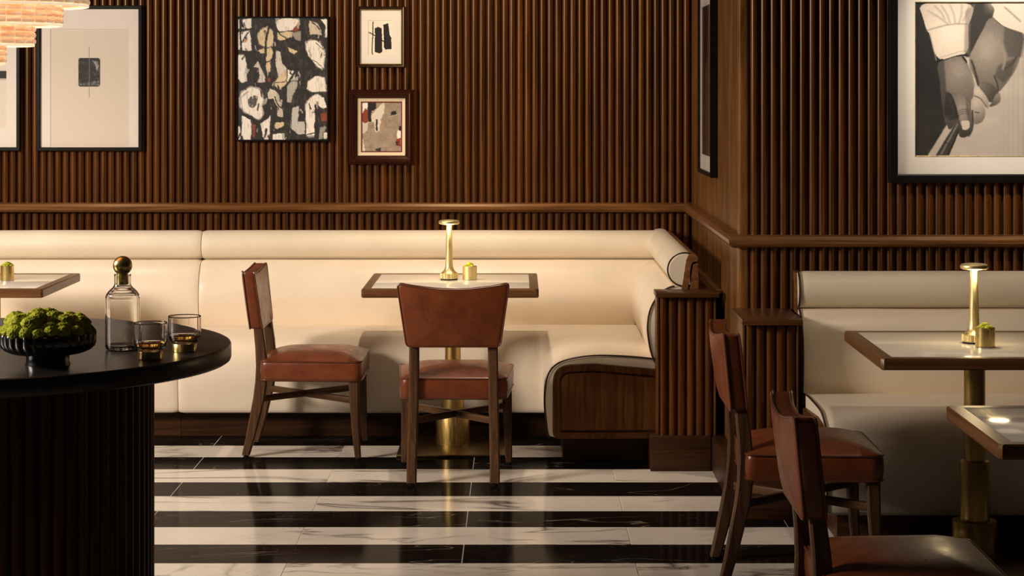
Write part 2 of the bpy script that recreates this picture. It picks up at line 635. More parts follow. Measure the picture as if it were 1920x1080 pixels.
# baseboard on the side wall
bb = MB().box(.858, SX + .0, RY - .03, 9.30, 0, .155, .006).build('baseboard_side', M['base'])
tag(bb, 'dark walnut baseboard along the side wall', kind='structure')
bb2 = MB().box(.858, 1.12, RY - .065, RY - .001, 0, .155, .006).build('baseboard_right', M['base'])
tag(bb2, 'dark walnut baseboard under the right fluted wall', kind='structure')

# ------------------------------------------------------------------ banquettes
BACK_P = [(.02, .44), (.285, .44), (.305, .465), (.322, .51), (.333, .57), (.337, .625), (.328, .69), (.305, .74), (.270, .782), (.232, .804), (.205, .808), (.02, .808)]


def smooth_loop(pts, n):
    """resample an open run with Catmull-Rom"""
    out = []
    m = len(pts)
    for i in range(m - 1):
        p0 = Vector(pts[max(i - 1, 0)]); p1 = Vector(pts[i]); p2 = Vector(pts[i + 1]); p3 = Vector(pts[min(i + 2, m - 1)])
        for k in range(n):
            t = k / n
            q = .5 * ((2 * p1) + (p2 - p0) * t + (2 * p0 - 5 * p1 + 4 * p2 - p3) * t * t + (3 * p1 - p0 - 3 * p2 + p3) * t ** 3)
            out.append((q.x, q.y))
    out.append(tuple(pts[-1]))
    return out


back_front = smooth_loop([(.285, .44), (.305, .465), (.322, .51), (.333, .57), (.337, .625), (.328, .69), (.305, .74), (.272, .780), (.240, .800), (.215, .806)], 3)
BACK_PROF = [(.13, .44)] + back_front + [(.13, .806)]
rcx, rcz, rw, rh = .168, .880, .078, .076
ROLL_PROF = []
for i in range(22):
    a = -PI * .62 + i / 21 * (PI * 1.24)
    ROLL_PROF.append((rcx + rw * math.cos(a) * (1.0 if math.cos(a) > 0 else .9), rcz + rh * math.sin(a)))


def seat_prof(front):
    pts = [(.26, .468), (.305, .477), (.40, .487), (.52, .493), (front - .19, .490), (front - .10, .474), (front - .045, .448), (front - .014, .405), (front, .34), (front + .002, .27), (front - .004, .20), (front - .012, .14), (front - .022, .124)]
    return smooth_loop(pts, 3) + [(front - .04, .12), (.26, .12)]


def sweep(mb, prof, fn, t0, t1, step=.06, pinch=.007, wav=0.0, seed=0, pin=(True, True)):
    """extrude a (w, z) profile from t0 to t1; the ends pull in softly, as sewn covers do"""
    n = max(2, int(abs(t1 - t0) / step))
    s = 1 if t1 > t0 else -1
    ts = [t0, t0 + s * .004, t0 + s * .014, t0 + s * .03] + [t0 + (t1 - t0) * k / n for k in range(1, n)] + [t1 - s * .03, t1 - s * .014, t1 - s * .004, t1]
    ts = sorted(set(round(a, 5) for a in ts), reverse=(s < 0))
    cx = sum(p[0] for p in prof) / len(prof); cz = sum(p[1] for p in prof) / len(prof)
    rs = []
    for t in ts:
        e = 0
        if pin[0]: e = max(e, pinch * max(0, 1 - abs(t - t0) / .03) ** 2.2)
        if pin[1]: e = max(e, pinch * max(0, 1 - abs(t - t1) / .03) ** 2.2)
        ring = []
        for a, b in prof:
            d = Vector((a - cx, b - cz)); L_ = max(d.length, 1e-5)
            k = (L_ - e) / L_
            wv = wav * mnoise.noise(Vector((t * 3.1 + seed, a * 4, b * 6)))
            ring.append(fn(cx + d.x * k + wv, cz + d.y * k + wv * .5, t))
        rs.append(ring)
    mb.rings(rs)


def px2w(u, v, d=9.385):
    """points measured on the return end: -> (offset from side wall, z)"""
    X = (1000 + u / 3.858 - 972) * d / F
    z = EYE - (420 + v / 3.858 - 165) * d / F
    return (SX - X, z)


BRACKET_A = [px2w(*p) for p in ((1070, 478), (1105, 255), (1120, 222), (1145, 212), (1172, 218), (1190, 238), (1190, 264), (1152, 272), (1140, 292), (1114, 478))]
BRACKET_B = [px2w(*p) for p in ((1130, 478), (1154, 290), (1190, 282), (1196, 478))]
END_BACK_CURVE = back_front
ROLL_CURVE = ROLL_PROF[:22]


def banquette_run(root, fn, front, t0, t1, seed, pin=(True, True), seat_t=None, perf=True):
    mb = MB(); sweep(mb, seat_prof(front), fn, *(seat_t or (t0, t1)), wav=.003, seed=seed, pin=pin)
    mb.build('seat', M['cream'], root, True, 50)
    mb = MB(); sweep(mb, BACK_PROF, fn, t0, t1, wav=.004, seed=seed + 5, pin=pin)
    mb.build('backrest', M['cream'], root, True, 50)
    mb = MB(); sweep(mb, ROLL_PROF, fn, t0, t1, wav=.003, seed=seed + 9, pin=pin)
    mb.build('head_roll', M['cream_perf'] if perf else M['cream'], root, True, 50)


def end_trim(root, fn, front, t, s, panel=True):
    """piping, inset wood end panel and back bracket on an open end; s = outward direction along t"""
    def at(pts, dt=0.0): return [fn(a, b, t + s * dt) for a, b in pts]
    mb = MB()
    sp = [p for p in seat_prof(front)][:-2]
    mb.tube(at(sp[2:], .0015), .0042)
    mb.build('seat_piping', M['piping'], root)
    mb = MB(); mb.tube(at(back_front, .0015), .0042)
    mb.build('backrest_piping', M['piping'], root)
    mb = MB(); mb.tube(at(ROLL_CURVE, .0015), .0042)
    mb.build('roll_piping', M['piping'], root)

    def outline(e):
        f = front - .034 - e
        pts = [(.27 + e * .0, .117 + e), (f, .117 + e), (f, .449 - e), (front - .22, .458 - e), (.27, .430 - e)]
        return rpoly(pts, [0, max(.01, .035 - e * .6), max(.02, .085 - e), .10, 0], 8)
    mb = MB()
    o0, o1 = outline(0), outline(.030)
    # rim of the panel: outer loop to inner loop, with depth
    r0 = [fn(a, b, t + s * .001) for a, b in o0]
    r1 = [fn(a, b, t + s * .014) for a, b in outline(.003)]
    r2 = [fn(a, b, t + s * .014) for a, b in o1]
    r3 = [fn(a, b, t + s * .003) for a, b in o1]
    mb.rings([r0, r1, r2, r3], True, True)
    mb.build('end_panel_rim', M['panel'], root, True, 30)
    mb = MB(); mb.prism(outline(.040), lambda a, b, q: fn(a, b, t + s * q), .013, .001, .002)
    mb.build('end_panel', M['panel'], root, True, 30)


def bracket(root, fn, t0, t1):
    mb = MB(); mb.prism(BRACKET_A, fn, t0, t1, .002)
    mb.build('back_frame', M['edge_y'], root, True, 40)
    mb = MB(); mb.prism(BRACKET_B, fn, t0 + (t1 - t0) * .002, t1, .002)
    mb.build('back_rail', M['edge_y'], root, True, 40)


f_main = lambda a, z, t: (t, WY - a, z)
f_ret = lambda a, z, t: (SX - a, t, z)
f_right = lambda a, z, t: (t, RY - a, z)

# left module
bq = thing('banquette', 'cream leather banquette module at the left, ending at the upright seam', 'banquette', (0, 0, 0))
banquette_run(bq, f_main, .98, XL + .02, -1.6515, 1)
MB().box(XL + .02, -1.651, 10.17, 10.60, 0, .122).build('plinth', M['base'], bq, False)

# corner module: long run plus short return
cq = thing('corner_banquette', 'L-shaped cream leather corner banquette with dark piping at its open end', 'banquette', (0, 0, 0))
banquette_run(cq, f_main, .98, -1.6485, SX - .15, 2, (True, False), (-1.6485, .60))
mb = MB(); sweep(mb, seat_prof(.80), f_ret, 9.39, 10.42, wav=.002, seed=4, pin=(True, False)); mb.build('seat', M['cream'], cq, True, 50)
mb = MB(); sweep(mb, BACK_PROF, f_ret, 9.39, WY - .03, wav=.003, seed=6, pin=(True, False)); mb.build('backrest', M['cream'], cq, True, 50)
mb = MB(); sweep(mb, ROLL_PROF, f_ret, 9.375, WY - .03, wav=.002, seed=8, pin=(True, False)); mb.build('head_roll', M['cream_perf'], cq, True, 50)
end_trim(cq, f_ret, .80, 9.388, -1)
bracket(cq, f_ret, 9.372, 10.86)
MB().box(.812, .918, 9.376, 10.86, .772, .788, .002).build('back_ledge', M['edge_y'], cq, True)
MB().box(-1.649, .55, 10.17, 10.60, 0, .122).build('plinth', M['base'], cq, False)
MB().box(.202, .60, 9.50, 10.20, 0, .122, .003).build('plinth', M['base'], cq, False)

# right banquette on the nearer wall
rq = thing('banquette', 'cream leather banquette against the nearer right wall, behind the two tables', 'banquette', (0, 0, 0))
EX = 1.135
banquette_run(rq, f_right, .98, EX, XR - .05, 12)
end_trim(rq, f_right, .98, EX + .002, -1)
bracket(rq, f_right, EX - .012, XR - .05)
MB().box(EX + .004, XR - .05, RY - .108, RY - .024, .772, .788, .002).build('back_ledge', M['edge_x'], rq, True)
MB().box(EX + .06, XR - .05, RY - .82, RY - .46, 0, .122, .003).build('plinth', M['base'], rq, False)


# fluted end posts with a small shelf
def end_post(label, x0, x1, y0, y1, ztop, n, base):
    t = thing('fluted_end_post', label, 'post', ((x0 + x1) / 2, (y0 + y1) / 2, 0))
    hx, hy = (x1 - x0) / 2, (y1 - y0) / 2
    MB().box(-hx, hx, -hy + .02, hy, .15, ztop - .021, .003).build('body', M['panel'], t)
    me = slat_mesh(.038, .021, .156, ztop - .021, M['wall_slat'])
    m0 = (2 * hx - n * PITCH) / 2
    for i in range(n):
        link_mesh('slat', me, t, (-hx + m0 + PITCH * (i + .5), -hy + .021, 0))
    MB().box(-hx, -hx + m0 - .001, -hy + .004, -hy + .03, .156, ztop - .021, .002).build('corner_strip', M['panel'], t)
    MB().box(hx - m0 + .001, hx, -hy + .004, -hy + .03, .156, ztop - .021, .002).build('corner_strip', M['panel'], t)
    MB().box(-hx - .006, hx + .012, -hy - .040, hy, ztop - .021, ztop, .002).build('shelf', M['shelf'], t)
    MB().box(-hx - base[0], hx + base[1], -hy - .018, hy, 0, .157, .004).build('base', M['base'], t)
    return t


end_post('fluted walnut post with a small shelf at the open end of the corner banquette', .615, .878, 9.24, 9.372, .794, 6, (.030, -.024))
end_post('fluted walnut post with a small shelf beside the right banquette, behind a chair', .885, 1.105, 8.20, 8.605, .790, 5, (.010, .005))


# ------------------------------------------------------------------ dining tables
def make_table(label, W, D, loc, group='square tables with brass pedestals'):
    H, T, E = .783, .040, .042
    t = thing('dining_table', label, 'table', loc, 0, group)
    hx, hy = W / 2, D / 2
    MB().box(-hx + E, hx - E, -hy + E, hy - E, H - T + .006, H - .0005, .0008).build('tabletop', M['white_top'], t)
    c = .010

    def strip(pts, mat):
        mb = MB()
        rs = []
        for z, k in ((H - T, .004), (H - T + .004, 0), (H - .005, 0), (H, .004)):
            cx = sum(p[0] for p in pts) / 4; cy = sum(p[1] for p in pts) / 4
            ring = []
            for p in pts:
                sx = 1 if p[0] > cx else -1; sy = 1 if p[1] > cy else -1
                ox = k * (1 if p[0] > 0 else -1) if abs(abs(p[0]) - hx) < .02 else 0
                oy = k * (1 if p[1] > 0 else -1) if abs(abs(p[1]) - hy) < .02 else 0
                ring.append((p[0] - ox, p[1] - oy, z))
            rs.append(ring)
        mb.rings(rs)
        return mb.build('edge_strip', mat, t, True, 30)
    strip([(-hx + c, -hy), (hx - c, -hy), (hx - E, -hy + E), (-hx + E, -hy + E)], M['edge_x'])
    strip([(hx - c, hy), (-hx + c, hy), (-hx + E, hy - E), (hx - E, hy - E)], M['edge_x'])
    # side strips carry the clipped corners
    for s in (-1, 1):
        pts = [(s * (hx - c), -hy), (s * hx, -hy + c), (s * hx, hy - c), (s * (hx - c), hy), (s * (hx - E), hy - E), (s * (hx - E), -hy + E)]
        mb = MB()
        rs = []
        for z, k in ((H - T, .004), (H - T + .004, 0), (H - .005, 0), (H, .004)):
            ring = []
            for i, p in enumerate(pts):
                ox = k * s if i < 4 else 0
                ring.append((p[0] - ox, p[1], z))
            rs.append(ring)
        mb.rings(rs)
        mb.build('edge_strip', M['edge_y'], t, True, 30)
    MB().box(-.25, .25, -.32, .30, 0, .012, .003).build('base_plate', M['brass_dark'], t)
    MB().lathe([(.080, .012), (.080, .148), (.078, .152), (.054, .152)], 40).build('lower_sleeve', M['brass'], t)
    MB().lathe([(.0535, .150), (.0535, .360), (.052, .364), (.038, .364)], 40).build('middle_sleeve', M['brass'], t)
    MB().lathe([(.0375, .360), (.0375, H - T - .01), (.11, H - T - .01), (.11, H - T + .004)], 36).build('column', M['brass'], t)
    return t


make_table('square table with cream top and lamp in front of the corner banquette', .81, .82, (-.312, 9.89, 0))
make_table('cream topped table at the left edge, partly hidden by the moss bowl table', .664, .82, (-2.50, 9.89, 0))
make_table('cream topped table with lamp before the right banquette, telescopic brass column', .81, .81, (1.635, 7.455, 0))
make_table('nearest cream topped table at the right edge, only a corner in view', .81, .66, (1.640, 5.68, 0))


# ------------------------------------------------------------------ table lamps
def make_lamp(label, loc):
    t = thing('table_lamp', label, 'lamp', loc, 0, 'brass table lamps')
    n = 72
    rf = lambda a, z: 1 + .018 * (1 if math.sin(a * 36) > 0 else -1)
    MB().lathe([(.040, 0), (.041, .005)], n).build('foot', M['felt'], t)
    MB().lathe([(.042, .005), (.0435, .007), (.0435, .028), (.042, .031)], 144, rfun=rf).build('base_ring', M['brass_lamp'], t, True, 20)
    MB().lathe([(.0415, .030), (.038, .034), (.029, .040), (.0225, .050), (.0190, .064), (.0178, .085), (.0160, .15), (.0140, .22), (.0130, .266)], 40).build('stem', M['brass_lamp'], t)
    MB().lathe([(.016, .266), (.016, .262), (.045, .2655), (.0495, .269), (.0505, .2745), (.0490, .280), (.043, .284), (.020, .2865), (.002, .287)], 48).build('cap', M['brass_lamp'], t)
    MB().lathe([(.0165, .2635), (.040, .2655)], 32, cap0=False, cap1=False).build('diffuser', M['glow'], t)
    l = bpy.data.lights.new('lamp_bulb', 'POINT')
    l.energy = 1.6; l.color = (1, .74, .42); l.shadow_soft_size = .030
    o = bpy.data.objects.new('lamp_bulb', l); COL.objects.link(o)
    o.parent = t; o.location = (0, -.032, .252)
    o2 = bpy.data.objects.new('lamp_bulb', l); COL.objects.link(o2)
    o2.parent = t; o2.location = (0, .032, .252)
    return t


make_lamp('slim brass table lamp with mushroom cap on the middle table', (-.332, 9.96, .783))
make_lamp('slim brass table lamp with mushroom cap on the right table', (1.640, 7.485, .783))


# ------------------------------------------------------------------ moss
def moss_clump(mb, c, r, seed, sub=4, flat=.8):
    bm = bmesh.new()
    bmesh.ops.create_icosphere(bm, subdivisions=sub, radius=1)
    for v in bm.verts:
        p = v.co.copy()
        q = p * 2.2 + Vector((seed * 3.7, seed * 1.3, 0))
        d = 1 + .13 * mnoise.noise(q) + .07 * mnoise.noise(q * 3.1) + .05 * mnoise.noise(q * 8) + (.13 if sub > 4 else .10) * (random.random() - .5)
        v.co = Vector((c[0] + p.x * d * r, c[1] + p.y * d * r, c[2] + p.z * d * r * flat))
    bm.verts.index_update()
    mb.add([v.co[:] for v in bm.verts], [[v.index for v in f.verts] for f in bm.faces])
    bm.free()


def make_pot(label, loc, mat, r=.035, h=.068, seed=1, moss=True, sparse=False):
    t = thing('brass_pot', label, 'pot', loc, 0, 'small brass pots')
    mb = MB()
    mb.lathe([(r - .003, 0), (r, .001), (r, h - .001), (r - .0006, h), (r - .0022, h), (r - .0024, h - .012), (r - .0024, .006)], 48)
    mb.build('cup', mat, t, True, 30)
    if moss:
        rnd = random.Random(seed)
        k = 5 if sparse else 11
        mb = MB(); mb.lathe([(r - .003, h - .022), (r - .003, h - .012), (.004, h - .006)], 24); mb.build('filling', M['moss'], t)
        for i in range(k):
            a = 2 * PI * i / k + rnd.random() * .6
            rad = (r * .52) * (1 if i % 3 else .15)
            mb = MB()
            moss_clump(mb, (0, 0, 0), .0125 + rnd.random() * .005, seed * 10 + i, 3, .85)
            mb.build('moss_clump', M['moss'], t, True, 180, (rad * math.cos(a), rad * math.sin(a), h - .004 + (.008 if i % 3 == 0 else 0)))
    return t


make_pot('small satin brass pot of moss beside the lamp on the middle table', (-.233, 9.965, .783), M['brass_lamp'], .0345, .064, 3, True, True)
make_pot('small shiny brass pot of moss on the left table', (-2.440, 9.93, .783), M['gold'], .032, .070, 5)
make_pot('shiny brass pot cut by the left edge of the frame, on the left table', (-2.512, 9.95, .783), M['gold'], .032, .066, 9, False)
make_pot('small polished brass pot of moss before the lamp on the right table', (1.655, 7.375, .783), M['gold'], .0345, .068, 7)


# ------------------------------------------------------------------ dining chairs (front = +x in local axes)
def ring_fn(outline, k, z, cx, cy):
    return [(cx + (p[0] - cx) * k, cy + (p[1] - cy) * k, z) for p in outline]


def make_chair(label, loc, rz):
    t = thing('dining_chair', label, 'chair', loc, rz, 'rust leather dining chairs')
    # seat: x from .080 (rear) to .560 (front), z .358 - .445 plus crown
    x0, x1, wr_, wf = .088, .555, .228, .258
    out = rpoly([(x0, -wr_), (x1, -wf), (x1, wf), (x0, wr_)], [.035, .045, .045, .035], 6)
    cx, cy = (x0 + x1) / 2, 0
    mb = MB(); rs = []
    for k, z in ((.90, .352), (.975, .356), (1.0, .366), (1.012, .40), (1.008, .43), (.998, .446)):
        rs.append(ring_fn(out, k, z, cx, cy))
    for q in (.985, .96, .92, .86, .78, .68, .56, .42, .28, .12):
        ring = []
        for px_, py_, _ in ring_fn(out, q, 0, cx, cy):
            u = min(1, abs(px_ - cx) / (x1 - cx)); v = min(1, abs(py_) / (wr_ + (wf - wr_) * (px_ - x0) / (x1 - x0)))
            ring.append((px_, py_, .447 + .042 * (1 - u ** 3.2) ** .8 * (1 - v ** 3.2) ** .8))
        rs.append(ring)
    mb.rings(rs)
    seat = mb.build('seat', M['tan'], t, True, 60)
    mb = MB()
    mb.tube([(p[0], p[1], .4465) for p in ring_fn(out, 1.002, 0, cx, cy)], .0045, 6, True)
    mb.tube([(p[0], p[1], .362) for p in ring_fn(out, 1.002, 0, cx, cy)], .0040, 6, True)
    mb.build('piping', M['tan_pipe'], seat)
    # backrest: outline in (s, z); lean and curve in plan
    tops = []
    hb, ht, z0, z1 = .200, .2385, .592, .862
    top = [(ht * (1 - 2 * i / 12), z1 - .024 * (1 - (1 - 2 * i / 12) ** 2)) for i in range(13)]
    ol = rpoly([(-hb, z0), (hb, z0)] + top, [.022, .022, .022] + [0] * 11 + [.022], 4)
    zc = (z0 + z1) / 2

    def bp(s, z, dep):          # dep 0 = rear face, 1 = front face
        th = .062 - .004 * (z - z0) / (z1 - z0)
        rear = .020 - .036 * (z - z0) / (z1 - z0)
        return (rear + .022 * (s / .24) ** 2 + dep * th, s, z)
    mb = MB(); rs = []
    def bulge(p, k):
        u = min(1, abs(p[0] * k) / (hb + (ht - hb) * (p[1] - z0) / (z1 - z0)))
        v = min(1, abs(p[1] - zc) * k / ((z1 - z0) / 2))
        return (1 - u ** 3) * (1 - v ** 3)
    KS = (.10, .28, .46, .62, .75, .86, .93, .975)
    for k in KS: rs.append([bp(p[0] * k, zc + (p[1] - zc) * k, -.10 * bulge(p, k)) for p in ol])
    for k, dep in ((1.0, .06), (1.008, .3), (1.008, .7), (1.0, .94)): rs.append([bp(p[0] * k, zc + (p[1] - zc) * k, dep) for p in ol])
    for k in KS[::-1]: rs.append([bp(p[0] * k, zc + (p[1] - zc) * k, 1 + .20 * bulge(p, k)) for p in ol])
    mb.rings(rs)
    back = mb.build('backrest', M['tan'], t, True, 60)
    mb = MB()
    mb.tube([bp(p[0] * 1.004, zc + (p[1] - zc) * 1.004, .05) for p in ol], .0042, 6, True)
    mb.tube([bp(p[0] * 1.004, zc + (p[1] - zc) * 1.004, .95) for p in ol], .0042, 6, True)
    mb.build('piping', M['tan_pipe'], back)
    # legs
    for s in (-1, 1):
        y = s * .168
        path = [(0.0, .018, .012), (.020, .021, .09), (.040, .024, .18), (.060, .027, .27), (.070, .027, .35), (.072, .026, .42), (.067, .024, .50), (.058, .022, .58), (.052, .018, .64)]
        yy = [.178, .178, .176, .174, .172, .171, .170, .169, .168]
        secs = [((.018 + px_, s * y_, z), h, .0215) for (px_, h, z), y_ in zip(path, yy)]
        mb = MB(); mb.loft(secs); leg = mb.build('leg', M['chair_wood'], t, True, 35)
        MB().lathe([(.013, 0), (.014, .006), (.006, .008), (.006, .016)], 14, .018, s * .178).build('glide', M['glide'], leg)
        secs = [((.532 + .006 * 1, s * .236, .008), .0135, .0145), ((.528, s * .233, .12), .017, .018), ((.522, s * .229, .24), .021, .021), ((.518, s * .226, .36), .0235, .0225)]
        mb = MB(); mb.loft(secs); leg = mb.build('leg', M['chair_wood'], t, True, 35)
        MB().lathe([(.011, 0), (.012, .005), (.005, .007), (.005, .012)], 14, .537, s * .236).build('glide', M['glide'], leg)
    # crossed stretchers
    for s in (-1, 1):
        a = Vector((.085, s * .165, .268)); b = Vector((.515, -s * .222, .268))
        d = (b - a); L_ = d.length; ang = math.atan2(d.y, d.x)
        mb = MB().box(0, L_, -.011, .011, -.014 + (.0 if s > 0 else .0), .014, .002)
        o = mb.build('stretcher', M['chair_wood_x'], t, True, 35)
        o.location = a; o.rotation_euler = (0, 0, ang)
    return t


def place_chair(src, label, loc, rz):
    c = copy_tree(src)
    c.location = loc; c.rotation_euler = (0, 0, rz); c['label'] = label
    return c


ch = make_chair('rust leather dining chair seen side-on before the cream banquette, left of the middle table', (-1.272, 9.758, 0), 0)
place_chair(ch, 'rust leather dining chair seen from behind, pushed up to the middle table', (-.279, 8.880, 0), PI / 2)
place_chair(ch, 'rust leather chair facing right, at the right lamp table beside the shelf post', (.692, 7.330, 0), 0)
place_chair(ch, 'nearest rust leather chair at the bottom right, cut by the lower edge', (.695, 5.530, 0), 0)

# ------------------------------------------------------------------ round table with its things
RT = (-1.583, 6.06)
H = .95
rt = thing('round_table', 'large round black table on a fluted wood drum, at the left front', 'table', (RT[0], RT[1], 0))
MB().lathe([(.70, H - .052), (.732, H - .052), (.738, H - .048), (.74, H - .042), (.74, H - .008), (.738, H - .003), (.733, H), (.55, H), (.25, H), (.02, H)], 160).build('tabletop', M['black_top'], rt, True, 30)
MB().lathe([(.492, 0), (.492, H - .05)], 96).build('drum', M['backing'], rt)
NP = 80
ps = slat_mesh(2 * PI * .505 / NP * .96, .022, .0, H - .052, M['drum_shade_wood'])
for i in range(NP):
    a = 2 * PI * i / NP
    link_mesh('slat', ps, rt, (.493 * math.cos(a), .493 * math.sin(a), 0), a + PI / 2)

# moss bowl
bx, by = -1.276, 5.64
bo = thing('moss_bowl', 'black ribbed footed bowl heaped with green moss on the round table', 'bowl', (bx, by, H))
NR = 30
rf = lambda a, z: 1 + (.030 * abs(math.sin(a * NR / 2)) ** .8 if .030 < z < .0885 else 0)
prof = [(.060, 0), (.060, .003), (.0575, .008), (.0575, .026), (.070, .029), (.095, .034), (.113, .042), (.122, .051), (.1262, .062), (.1268, .074), (.1268, .086), (.1255, .089), (.122, .089), (.120, .084), (.110, .055), (.05, .040), (.004, .038)]
mb = MB(); mb.lathe(prof, NR * 8, rfun=rf); mb.build('bowl', M['black_gloss'], bo, True, 50)
mb = MB(); mb.lathe([(.113, .060), (.115, .084), (.09, .098), (.004, .108)], 48); mb.build('moss_bed', M['moss'], bo)
rnd = random.Random(4)
cl = []
for ringr, n, zz, rr in ((.108, 19, .088, .022), (.088, 13, .103, .025), (.060, 10, .113, .025), (.028, 5, .118, .025), (.0, 1, .118, .025)):
    for i in range(n):
        a = 2 * PI * (i + rnd.random() * .4) / n
        cl.append((ringr * math.cos(a), ringr * math.sin(a), zz + .006 + rnd.uniform(-.010, .010), rr * rnd.uniform(.82, 1.22)))
for i, (cx, cy, cz, r) in enumerate(cl):
    mb = MB(); moss_clump(mb, (0, 0, 0), r, i + 20, 5, .86)
    mb.build('moss_clump', M['moss'], bo, True, 180, (cx, cy, cz))

def hold(prof, m=.002):
    """extra loops close to the ends of long runs, so that shading stays flat along them"""
    out = []
    for i, p in enumerate(prof):
        out.append(p)
        if i + 1 < len(prof):
            a, b = Vector(p), Vector(prof[i + 1]); L_ = (b - a).length
            if L_ > 3 * m:
                for k in (m / L_, .5, 1 - m / L_):
                    q = a.lerp(b, k); out.append((q.x, q.y))
    return out


# decanter
de = thing('decanter', 'clear glass decanter with a gold ball stopper on the round table', 'decanter', (-1.136, 5.97, H))
R = .0495
o_ = [(.040, 0), (.046, .002), (R, .009), (R, .148), (R - .002, .157), (R - .008, .166), (.034, .174), (.0262, .181), (.0240, .187), (.0240, .214), (.0246, .216)]
i_ = [(.0225, .216), (.0212, .212), (.0212, .187), (.024, .178), (.033, .170), (R - .010, .163), (R - .0045, .155), (R - .0035, .147), (R - .0035, .014), (.042, .009), (.002, .008)]
mb = MB(); mb.lathe(hold(o_) + hold(i_), 96); mb.build('bottle', M['glass'], de, True, 50)
mb = MB()
mb.lathe([(.0155, .186), (.0165, .188), (.0165, .216), (.0165, .219)] + [(.0275 * math.sin(a), .2405 - .0275 * math.cos(a)) for a in [PI * (.22 + .78 * k / 22) for k in range(22)]] + [(.001, .268)], 48)
st = mb.build('stopper', M['gold'], de, True, 40)
st['label'] = 'gold ball stopper'


# tumblers
def tumbler(label, loc):
    t = thing('tumbler', label, 'glass', loc, 0, 'gold footed tumblers')
    R = .0465
    o = [(.033, .022), (.036, .026), (.043, .034), (.0460, .044), (R, .056), (R, .100), (R - .0004, .1015)]
    i = [(R - .0016, .1015), (R - .0022, .100), (R - .0022, .056), (.0430, .045), (.0395, .037), (.031, .0305), (.002, .029)]
    mb = MB(); mb.lathe(hold(o) + hold(i), 96); mb.build('cup', M['glass'], t, True, 50)
    mb = MB(); mb.lathe([(.0330, 0), (.0340, .001), (.0340, .022), (.0330, .0235), (.0015, .0235)], 48); g = mb.build('foot', M['gold'], t, True, 40)
    g['label'] = 'gold foot'
    mb = MB(); mb.lathe([(.0300, .0312), (.0385, .0378), (.0418, .0458), (.0405, .0462), (.002, .0462)], 48); mb.build('amber_reflection', M['amber'], t, True, 50)  # added amber dome standing for the gold foot's reflection in the glass
    return t


tumbler('gold footed glass tumbler closer to the decanter, in front', (-1.018, 5.755, H))
tumbler('gold footed glass tumbler nearest the right rim of the round table', (-.951, 5.925, H))

# ------------------------------------------------------------------ chandelier
CX, CY = -1.583, 6.06
cd = thing('chandelier', 'tiered chandelier of glowing peach glass beads hanging at the upper left', 'chandelier', (CX, CY, 1.76))


def bead_mesh(wd, ht):
    mb = MB()
    prof = [(-wd / 2, ht * .34), (-wd * .46, ht * .48), (-wd * .2, ht * .5), (wd * .2, ht * .5), (wd * .46, ht * .48), (wd / 2, ht * .34)]
    rs = []
    for a, r in prof:
        rs.append([(a, r * .8 * math.cos(2 * PI * k / 8), r * math.sin(2 * PI * k / 8)) for k in range(8)])
    mb.rings(rs)
    return mb


tiers = [(.322, 1.932, 7), (.246, 1.876, 6), (.166, 1.817, 5), (.083, 1.763, 5)]
rest = MB()
BH = .0178
for R, zb, rows in tiers:
    n = max(8, int(round(2 * PI * R / .046)))
    bw = 2 * PI * R / n
    bme = bead_mesh(bw * .98, BH).mesh('glass_bead', M['bead'], True, 60)
    for row in range(rows):
        z = zb - 1.76 + .010 + BH * (row + .5)
        for i in range(n):
            a = 2 * PI * (i + .25) / n
            px = 972 + F * (CX + R * math.cos(a)) / (CY + R * math.sin(a))
            py = 165 - F * (z + 1.76 - EYE) / (CY + R * math.sin(a))
            loc = (R * math.cos(a), R * math.sin(a), z)
            if math.sin(a) < .25 and px > -25 and py > -20:
                link_mesh('glass_bead', bme, cd, loc, a + PI / 2)
            else:
                b_ = bead_mesh(bw * .98, BH)
                ca, sa = math.cos(a + PI / 2), math.sin(a + PI / 2)
                rest.add([(loc[0] + p[0] * ca - p[1] * sa, loc[1] + p[0] * sa + p[1] * ca, loc[2] + p[2]) for p in b_.v], b_.f)
    # rim rod at the bottom of the tier and the plate that carries it
    MB().lathe([(R - .004, zb - 1.76 + .004), (R + .003, zb - 1.76 + .004), (R + .004, zb - 1.76 + .007), (R + .003, zb - 1.76 + .010), (R - .004, zb - 1.76 + .010), (R - .007, zb - 1.76 + .007)], 64, cap0=False, cap1=False).build('rim', M['bead_rim'], cd)
ro = rest.build('glass_beads', M['bead'], cd, True, 60)
ro['kind'] = 'stuff'
for R, zb, rows in tiers:
    mb = MB(); mb.lathe([(R + .002, zb - 1.76 + .012 + rows * BH), (R + .002, zb - 1.76 + .018 + rows * BH), (max(.02, R - .09), zb - 1.76 + .018 + rows * BH)], 64, cap0=False, cap1=False)
    mb.build('tier_ring', M['brass_lamp'], cd)
    # inner lit sleeve
    MB().lathe([(R - .022, zb - 1.76 + .010), (R - .022, zb - 1.76 + .012 + rows * BH)], 48, cap0=False, cap1=False).build('lit_sleeve', M['sleeve'], cd)
MB().lathe([(.012, .06), (.012, TOPZ - 1.76 - .02)], 16).build('rod', M['brass_lamp'], cd)
MB().lathe([(.08, TOPZ - 1.76 - .02), (.08, TOPZ - 1.76)], 24).build('ceiling_rose', M['brass_lamp'], cd)


